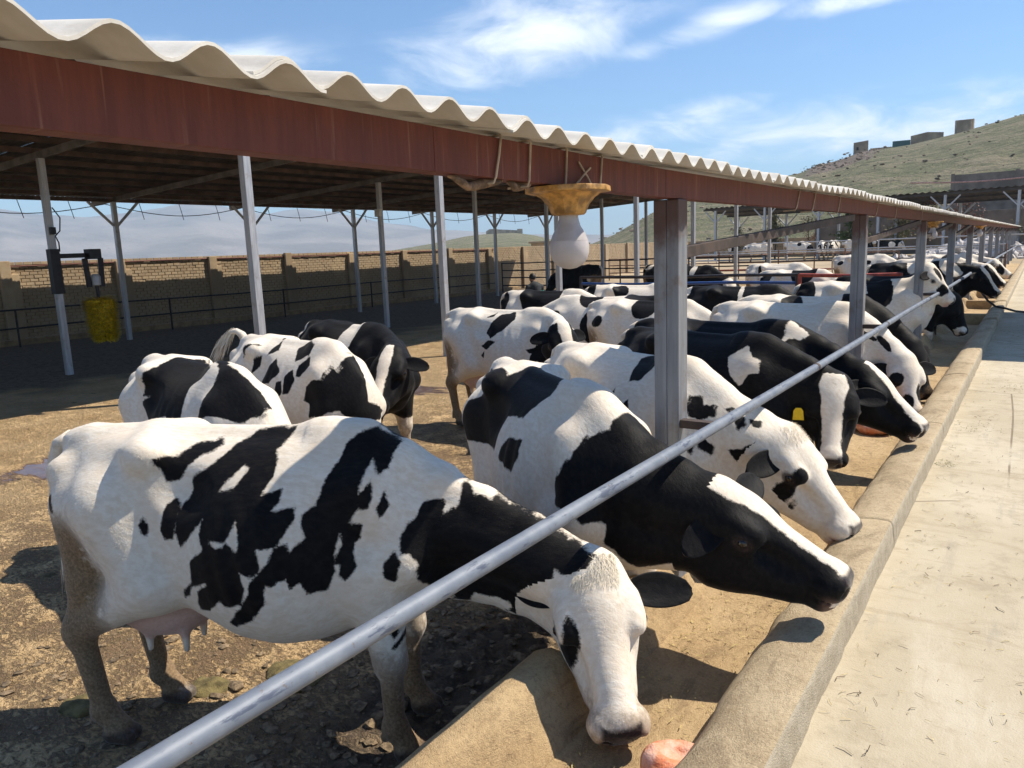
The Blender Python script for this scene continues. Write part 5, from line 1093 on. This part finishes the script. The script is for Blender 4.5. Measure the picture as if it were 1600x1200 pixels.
# ---------------------------------------------------------------- hose
m_ = MB(); pts = [(-1.27, 19.0, 1.02), (-1.22, 19.3, 1.10), (-1.12, 19.4, 1.06), (-1.0, 19.2, .88), (-.85, 18.8, .72), (-.70, 18.5, .63), (-.52, 18.4, .60), (-.36, 18.6, .53), (-.15, 19.0, .475), (.3, 19.4, .475), (1.2, 19.2, .475)]
q = []
for i in range(len(pts)-1):
    for t in (0, .33, .66): q.append(Vector(pts[i]).lerp(Vector(pts[i+1]), t))
m_.tube(q, .022, 8); tag(m_.build('water_hose', M_cable, None, True), 'black rubber hose draped from the rail over the curb onto the lane', 'hose')
# ---------------------------------------------------------------- litter on lane and trough
rng = np.random.RandomState(11)
def litter(name, n, place, lmin, lmax, w, mt, label, cat):
    V = []; F = []
    for i in range(n):
        x, y, z = place(rng); a = rng.uniform(0, 6.3); L = rng.uniform(lmin, lmax); d = np.array([math.cos(a), math.sin(a), rng.normal(0, .10)])*L/2; s_ = np.array([-math.sin(a), math.cos(a), rng.normal(0, .4)])*w*rng.uniform(.5, 1.4); c = np.array([x, y, z+.004+abs(d[2])]); bend = np.array([rng.normal(0, .12)*L, rng.normal(0, .12)*L, .002]); k = len(V)
        V += [c-d-s_, c-d+s_, c+bend+s_, c+bend-s_, c+d+s_, c+d-s_]; F += [(k, k+1, k+2, k+3), (k+3, k+2, k+4, k+5)]
    o = mobj(name, V, F, mt); return tag(o, label, cat, None, 'stuff')
M_straw = plain('straw', (.42, .33, .13), .8, 0, .35, 40); M_green = plain('dry_fodder', (.13, .13, .04), .85, 0, .5, 60); M_dk = plain('dark_stalk', (.10, .065, .035), .85, 0, .4, 40)
def on_lane(r):
    x = -.54+abs(r.normal(0, .55)) if r.rand() < .55 else r.uniform(-.5, 2.2); return (x, 1.2+r.rand()**1.4*17, .45)
litter('straw_litter', 1100, on_lane, .008, .045, .0010, M_straw, 'pale straw bits scattered over the concrete lane', 'straw')
litter('stalk_litter', 700, on_lane, .010, .06, .0013, M_dk, 'dark stalk bits scattered over the concrete lane', 'straw')
heaps = [(-.40, 7.6, .10), (-.5, 6.3, .05), (-.1, 9.8, .12), (-.35, 15.4, .18)]
def on_heap(r):
    h_ = heaps[r.randint(len(heaps))]; return (h_[0]+r.normal(0, h_[2]), h_[1]+r.normal(0, h_[2]*1.4), .45+abs(r.normal(0, .006)))
litter('fodder_litter', 320, on_heap, .006, .028, .0016, M_green, 'small heaps of dry green fodder on the lane beside the curb', 'fodder')
def in_trough(r): return (r.uniform(-1.27, -.88), .9+r.rand()**1.3*13, .352)
litter('feed_crumbs', 2600, in_trough, .006, .035, .0014, M_straw, 'fine feed crumbs and chaff left on the trough floor', 'feed')
# dung and clods in the near yard
V = []; F = []
M_clod = plain('dry_dung', (.20, .145, .088), .95, 0, .5, 30, .6)
ico = bmesh.new(); bmesh.ops.create_icosphere(ico, subdivisions=1, radius=1); iv = np.array([v.co[:] for v in ico.verts]); ifc = [[v.index for v in f.verts] for f in ico.faces]; ico.free()
def ground_z(x, y): return float(z_yard(np.array([[x, y]]))[0])
pos = []
while len(pos) < 2400:
    x = rng.uniform(-4.6, -1.72); y = rng.uniform(.5, 5.2)
    if rng.rand() < .35+.65*(x > -2.9): pos.append((x, y))
zs = z_yard(np.array(pos))
for (x, y), z in zip(pos, zs):
    r = abs(rng.normal(.009, .010))+.003; q = iv*(1+rng.uniform(-.35, .35, (len(iv), 1)))*r*np.array([rng.uniform(.8, 1.7), rng.uniform(.8, 1.5), rng.uniform(.35, .7)]); a = rng.uniform(0, 6.3); c, s_ = math.cos(a), math.sin(a); k = len(V)
    V += (np.column_stack([q[:, 0]*c-q[:, 1]*s_, q[:, 0]*s_+q[:, 1]*c, q[:, 2]])+[x, y, z+r*.15]).tolist(); F += [[i+k for i in f] for f in ifc]
tag(mobj('dung_clods', V, F, M_clod, None, False), 'trampled dry dung clods strewn over the ground around the nearest cow', 'dung', None, 'stuff')
M_pat = plain('olive_dung', (.145, .115, .045), .9, 0, .35, 22, .7)
for x, y, r, lab in ((-3.05, 2.35, .17, 'olive brown cow pat between the hind legs of the nearest cow'), (-3.35, 2.05, .12, 'small olive cow pat just left of the nearest cow hind leg'), (-3.75, 1.62, .11, 'thin olive cow pat left of the nearest cow by the frame edge')):
    def fld(p, r=r):
        n = fbm(p*16+x*3, 4)-.5; return f_ell(p, (0, 0, 0), (r, r*.8, .035))+n*.05
    V, F = nets(fld, (-r*1.5, -r*1.4, -.02), (r*1.5, r*1.4, .08), .011); o = mobj('cow_pat', V, F, M_pat, None, True); o.location = (x, y, ground_z(x, y)); tag(o, lab, 'cow pat', 'cow pats')
# ---------------------------------------------------------------- buildings and walls far behind
M_block = plain('grey_block', (.20, .165, .135), .95, 0, .25, .6, .3); M_tan = plain('tan_mud', (.36, .26, .16), .95, 0, .2, .3, .3); M_dkroof = plain('weathered_tin', (.055, .05, .052), .7, .1, .3, .8)
def bx(name, lo, hi, mt, parent=None, bevel=0.): m_ = MB(); m_.box(lo, hi); return m_.build(name, mt, parent, bevel=bevel)
def wall_run(name, label, a, b, z0, z1, mt, step, th=.3):
    a, b = Vector((*a, 0)), Vector((*b, 0)); e = empty(name, a, math.atan2(b.y-a.y, b.x-a.x), label, 'wall'); L = (b-a).length; n = max(1, round(L/step))
    for i in range(n): bx('wall_panel', (i*L/n+.012, -th/2, z0), ((i+1)*L/n-.012, th/2, z1+random.uniform(-.04, .04)), mt, e, .02)
    for i in range(n+1): bx('pillar', (i*L/n-.2, -th/2-.10, z0), (i*L/n+.2, th/2+.02, z1+.12), mt, e, .02)
    return e
wall_run('block_wall', 'grey block wall behind the far row of cows', (-17.5, 77), (14, 75), .2, 3.9, M_block, 5.2)
wall_run('mud_wall', 'low tan mud wall left of the far row of cows', (-46, 82), (-17.8, 77.2), .0, 2.35, M_tan, 4.5)
wall_run('retaining_wall', 'upper grey block wall standing on the hill foot above the far shed', (-9.6, 112), (24, 110), 1.5, 9.3, M_block, 6.5)
e = empty('far_shed', (-26, 69.5, 0), math.atan2(-5.5, 36), 'far open shed with dark corrugated roof on forked steel posts', 'shed')
FL = 40.
for k in range(20):
    V = []; F = []; n = 17
    for yy, z in ((0, 5.25), (5.2, 4.62)):
        for i in range(n): x = k*2+i*2.03/(n-1); V.append((x, yy, z+.05*math.cos(2*math.pi*x/.5)+.004*(k % 2)))
    for i in range(n-1): F.append((i, i+1, n+i+1, n+i))
    mobj('roof_sheet', V, F, M_dkroof, e, True)
for yy, z in ((.4, 5.02), (2.6, 4.78), (4.9, 4.5)): bx('purlin', (0, yy-.06, z), (FL, yy+.06, z+.14), M_dkroof, e)
for k in range(9):
    x = 1.2+4.7*k
    for yy, zt in ((.4, 5.0), (4.9, 4.48)):
        bx('post', (x-.09, yy-.09, .2), (x+.09, yy+.09, zt), M_post, e)
        for s_ in (-1, 1):
            m_ = MB(); m_.beam((x, yy, zt-1.1), (x+s_*1.0, yy, zt-.05), .09, .09); m_.build('knee_brace', M_post, e)
m_ = MB(); a, b = Vector((-9.5, 74.4, 6.5)), Vector((2.0, 75, 6.6)); m_.tube([a.lerp(b, t)-Vector((0, 0, .3*math.sin(math.pi*t))) for t in np.linspace(0, 1, 14)], .06, 6); tag(m_.build('overhead_line', plain('pale_red_rope', (.55, .30, .25), .7), None, True), 'pale red overhead line sagging above the far shed roof', 'cable')
# long shed and block house beyond the brick wall
e = empty('long_shed', (-96, 108, 0), math.radians(38), 'long low pale shed with dark roof line beyond the brick wall', 'building')
bx('wall', (0, 0, 0), (11, 5, 1.75), plain('pale_wall', (.40, .38, .37), .9), e); bx('roof', (-.3, -.4, 1.76), (11.3, 5.4, 2.15), M_dkroof, e)
for k in range(5): bx('window', (.9+2*k, -.03, .7), (1.9+2*k, -.005, 1.4), M_black, e)
e = empty('block_house', (-41.5, 64.5, 0), math.radians(20), 'small tan block house behind the brick wall left of the near bulb', 'building')
bx('wall', (0, 0, 0), (3.4, 3, 2.75), M_tan, e, .03); bx('roof', (-.2, -.2, 2.76), (3.6, 3.2, 2.95), M_brick, e, .02); bx('window', (1.2, -.03, 1.3), (2.0, -.004, 2.1), M_black, e)
fence('gate', 'pale pipe gate at the end of the sunlit brick wall', (-23.5, 57, 0), (-20.5, 58, 0), (.4, .8, 1.2, 1.6), 1.5, M_post, .035, cat='gate')
# ruins on the ridge
M_ruin = plain('ruin_mud', (.38, .285, .19), .95, 0, .25, .35, .6); M_teal = plain('teal_tarp', (.05, .12, .115), .7)
def hill_r(az, el_off, r): return Vector((-math.sin(math.radians(az))*r, math.cos(math.radians(az))*r, 0))
def ruin(name, label, az, zb, pts, hs, r=256, mt=None, parts=()):
    p = hill_r(az, 0, r); e = empty(name, (p.x, p.y, zb), math.radians(az), label, 'ruin'); n = len(pts); V = []; F = []
    for i in range(n):
        V += [(*pts[i], -2.5), (*pts[i], hs[i])]
    for i in range(n): j = (i+1) % n; F.append((2*i, 2*j, 2*j+1, 2*i+1))
    F.append(tuple(2*i+1 for i in range(n))); F.append(tuple(2*(n-1-i) for i in range(n))); mobj('mud_wall', V, F, mt or M_ruin, e); 
    for lo, hi, m2, nm in parts: bx(nm, lo, hi, m2, e, .05)
    return e
ruin('ruined_tower', 'square mud tower stump at the left end of the ridge ruins', 10.3, 25.2, [(-2, -1.8), (1.9, -1.9), (2, 1.8), (-1.9, 1.9)], [4.2, 4.6, 4.1, 4.4], parts=(((2.0, -1.4, -1), (3.6, 1, 1.1), M_ruin, 'low_wall'), ((-1.2, -1.86, 2.0), (-.6, -1.80, 2.9), M_black, 'opening')))
ruin('ruined_wall', 'long broken mud wall with a teal tarp on the ridge', 6.6, 27.0, [(-3.6, -1.2), (.5, -1.2), (4.6, -1.0), (4.6, .2), (-3.6, .1)], [3.0, 3.7, 3.3, 3.2, 3.0], parts=(((-8.2, -1.1, -1.5), (-3.65, .2, 2.0), M_teal, 'tarp'), ((-14, -.8, -2), (-8.25, .2, .6), M_ruin, 'low_wall')))
ruin('round_tower', 'round mud tower alone on the higher part of the ridge', 4.45, 28.9, [(2.35*math.cos(t), 2.35*math.sin(t)) for t in np.linspace(0, 2*math.pi, 15)[:-1]], [4.3+.3*math.sin(t*1.) for t in np.linspace(0, 2*math.pi, 15)[:-1]])
ruin('hill_fort', 'ruined mud fort crowning the far left hill', 34.7, 12.5, [(-14, -4), (-11, -4.2), (12, -4), (14, -4), (14, 6), (-14, 6)], [5.5, 7.2, 5.3, 6.0, 5.5, 5.8], r=618, parts=(((10.5, -5, -3), (14.6, -1, 6.4), M_ruin, 'corner_tower'), ((-28, -3, -3), (-15, 2, 2.0), M_ruin, 'outer_wall'), ((-20, -8, -3), (-12, -6, .5), M_ruin, 'outer_wall')))
# loose rocks and scrub on the near face of the hill
V = []; F = []; hv = np.array([v.co[:] for v in bpy.data.objects['hill'].data.vertices]); hr = np.array([d.value for d in bpy.data.objects['hill'].data.attributes['rock'].data]); dd_ = np.hypot(hv[:, 0], hv[:, 1])
ok = np.where((dd_ > 110) & (dd_ < 262) & (hv[:, 0] < 30) & (hv[:, 0] > -140))[0]; w_ = (.25+3*np.clip(hr[ok]-.3, 0, 1)); pick = rng.choice(ok, 1100, p=w_/w_.sum())
for i in pick:
    r = abs(rng.normal(.09, .12))+.05; q = iv*(1+rng.uniform(-.45, .45, (len(iv), 1)))*r*np.array([1.5, 1.2, .75]); k = len(V); V += (q+hv[i]+[rng.normal(0, 1.6), rng.normal(0, 1.6), .05]).tolist(); F += [[j+k for j in f] for f in ifc]
tag(mobj('hill_rocks', V, F, plain('hill_stone', (.20, .155, .11), .95, 0, .4, .5, .5)), 'loose brown rocks strewn over the grassy hill', 'rocks', None, 'stuff')
# rubble heap at the lane end
V = []; F = []
for i in range(420):
    x, y = rng.normal(0, 2.0), rng.normal(0, 1.6); r = abs(rng.normal(.20, .1))+.05; z = max(0, 1.35*(1-math.hypot(x/4.2, y/3.4)))*rng.uniform(.7, 1); q = iv*(1+rng.uniform(-.4, .4, (len(iv), 1)))*r; k = len(V); V += (q+[x, y, z]).tolist(); F += [[j+k for j in f] for f in ifc]
o = mobj('rubble_heap', V, F, plain('pale_rubble', (.50, .46, .43), .9, 0, .3, 2)); o.location = (-3.4, 60, .5); tag(o, 'heap of pale broken rubble at the far end beside the last posts', 'rubble')
o['kind'] = 'stuff'
# tin roof added out of view on the right, to shade lane and trough
e = empty('unseen_shade_roof', (.0, 13.6, .45), 0, 'unseen tin roof on posts, added to shade the feed lane', 'shed')
m_ = MB(); V = []; F = []; n = 60
for x in (.05, 4.6):
    for i in range(n): y = i*7.4/(n-1); V.append((x, y, 3.15+.02*math.cos(2*math.pi*y/.25)+.03*x))
F = [(i, i+1, n+i+1, n+i) for i in range(n-1)]; mobj('roof', V, F, M_tin, e, True)
for x in (1.6, 4.4):
    for y in (.3, 3.7, 7.1): bx('post', (x-.05, y-.05, 0), (x+.05, y+.05, 3.12), M_post, e)
# ---------------------------------------------------------------- trees
def leafmat(name, a, b):
    g = G(name); n = g.noise(.8, 4); return g.fin(g.mix(g.rng(g.math('ADD', g.math('MULTIPLY', g.rand(), 0), n), .35, .65), a, b), .6, None, 0, .3, **{'Subsurface Weight': .0})
M_lg, M_lb, M_lr = leafmat('green_leaves', (.07, .11, .03), (.12, .16, .05)), leafmat('olive_leaves', (.15, .15, .07), (.22, .20, .10)), leafmat('russet_leaves', (.20, .10, .065), (.28, .15, .10)); M_bark = plain('bark', (.10, .075, .055), .9, 0, .3, 6)
def tree(loc, H, R, n, mt, label, conif=False, seed=0):
    r = np.random.RandomState(seed); e = empty('tree', loc, 0, label, 'tree'); m_ = MB(); m_.tube([(0, 0, -.2), (.05, .02, H*.4), (.0, .05, H*.93)], [.09*H/4, .06*H/4, .012], 7); ends = []
    for i in range(22):
        z = H*r.uniform(.22, .9); a = r.uniform(0, 6.3); L = R*((1.08-z/H) if conif else math.sin(math.pi*min(1, z/H))**.6*.85)*r.uniform(.7, 1.1); q = [(0, 0, z), (math.cos(a)*L*.5, math.sin(a)*L*.5, z+L*.28), (math.cos(a)*L, math.sin(a)*L, z+L*(.22 if conif else .5))]; m_.tube(q, [.035*H/4, .02*H/4, .006], 5); ends.append([np.array(x) for x in q])
    m_.build('trunk', M_bark, e, True); V = []; F = []
    for i in range(n):
        b = ends[r.randint(len(ends))]; t = r.uniform(.25, 1.05); c = (b[0]*(1-t)**2+2*b[1]*t*(1-t)+b[2]*t*t)+r.normal(0, .13*R, 3); d = r.normal(0, 1, 3); d /= np.linalg.norm(d); w = np.cross(d, r.normal(0, 1, 3)); w /= np.linalg.norm(w); s_ = r.uniform(.05, .12)*H/4; k = len(V)
        V += [c-d*s_, c+w*s_*.5, c+d*s_, c-w*s_*.5]; F.append((k, k+1, k+2, k+3))
    mobj('crown', V, F, mt, e); return e
tree((-13.2, 71.2, .5), 4.9, 1.9, 2600, M_lg, 'bushy green tree in front of the grey wall left of the second post', True, 1)
tree((-22.7, 70.0, .5), 3.2, 1.2, 1000, M_lb, 'small thin olive tree left of the far black cow', True, 2)
tree((-19.6, 70.5, .5), 4.2, 1.5, 1500, M_lb, 'olive tree behind the far black and white cow', True, 3)
tree((-17.3, 72.5, 1.2), 2.9, 1.2, 500, M_lr, 'small russet tree above the lone far white cow', False, 4)
tree((-10.0, 71.8, .5), 4.8, 1.7, 1700, M_lb, 'pale olive tree just right of the second post', True, 5)
tree((-7.8, 72.2, .5), 4.6, 2.0, 900, M_lr, 'sparse brownish tree beside the third post', False, 6)
tree((-5.2, 72.5, .5), 4.4, 1.9, 800, M_lr, 'bare brownish tree behind the fourth post', False, 7)
tree((-1.9, 63.5, .5), 2.0, 1.6, 900, M_lb, 'yellowish shrub behind the rubble heap', False, 8)
# ---------------------------------------------------------------- air
hz = MB(); hz.box((-7500, -4000, -2.0), (4000, 7500, 352)); o = hz.build('haze', None); tag(o, 'thin blue haze of the open air', 'haze', None, 'stuff')
hm = bpy.data.materials.new('haze_air'); hm.use_nodes = True; t = hm.node_tree; t.nodes.clear(); ou = t.nodes.new('ShaderNodeOutputMaterial'); pv = t.nodes.new('ShaderNodeVolumePrincipled'); pv.inputs['Color'].default_value = (.62, .82, 1.0, 1); pv.inputs['Density'].default_value = 2.3e-4; pv.inputs['Anisotropy'].default_value = 0.
t.links.new(pv.outputs[0], ou.inputs['Volume']); o.data.materials.append(hm)
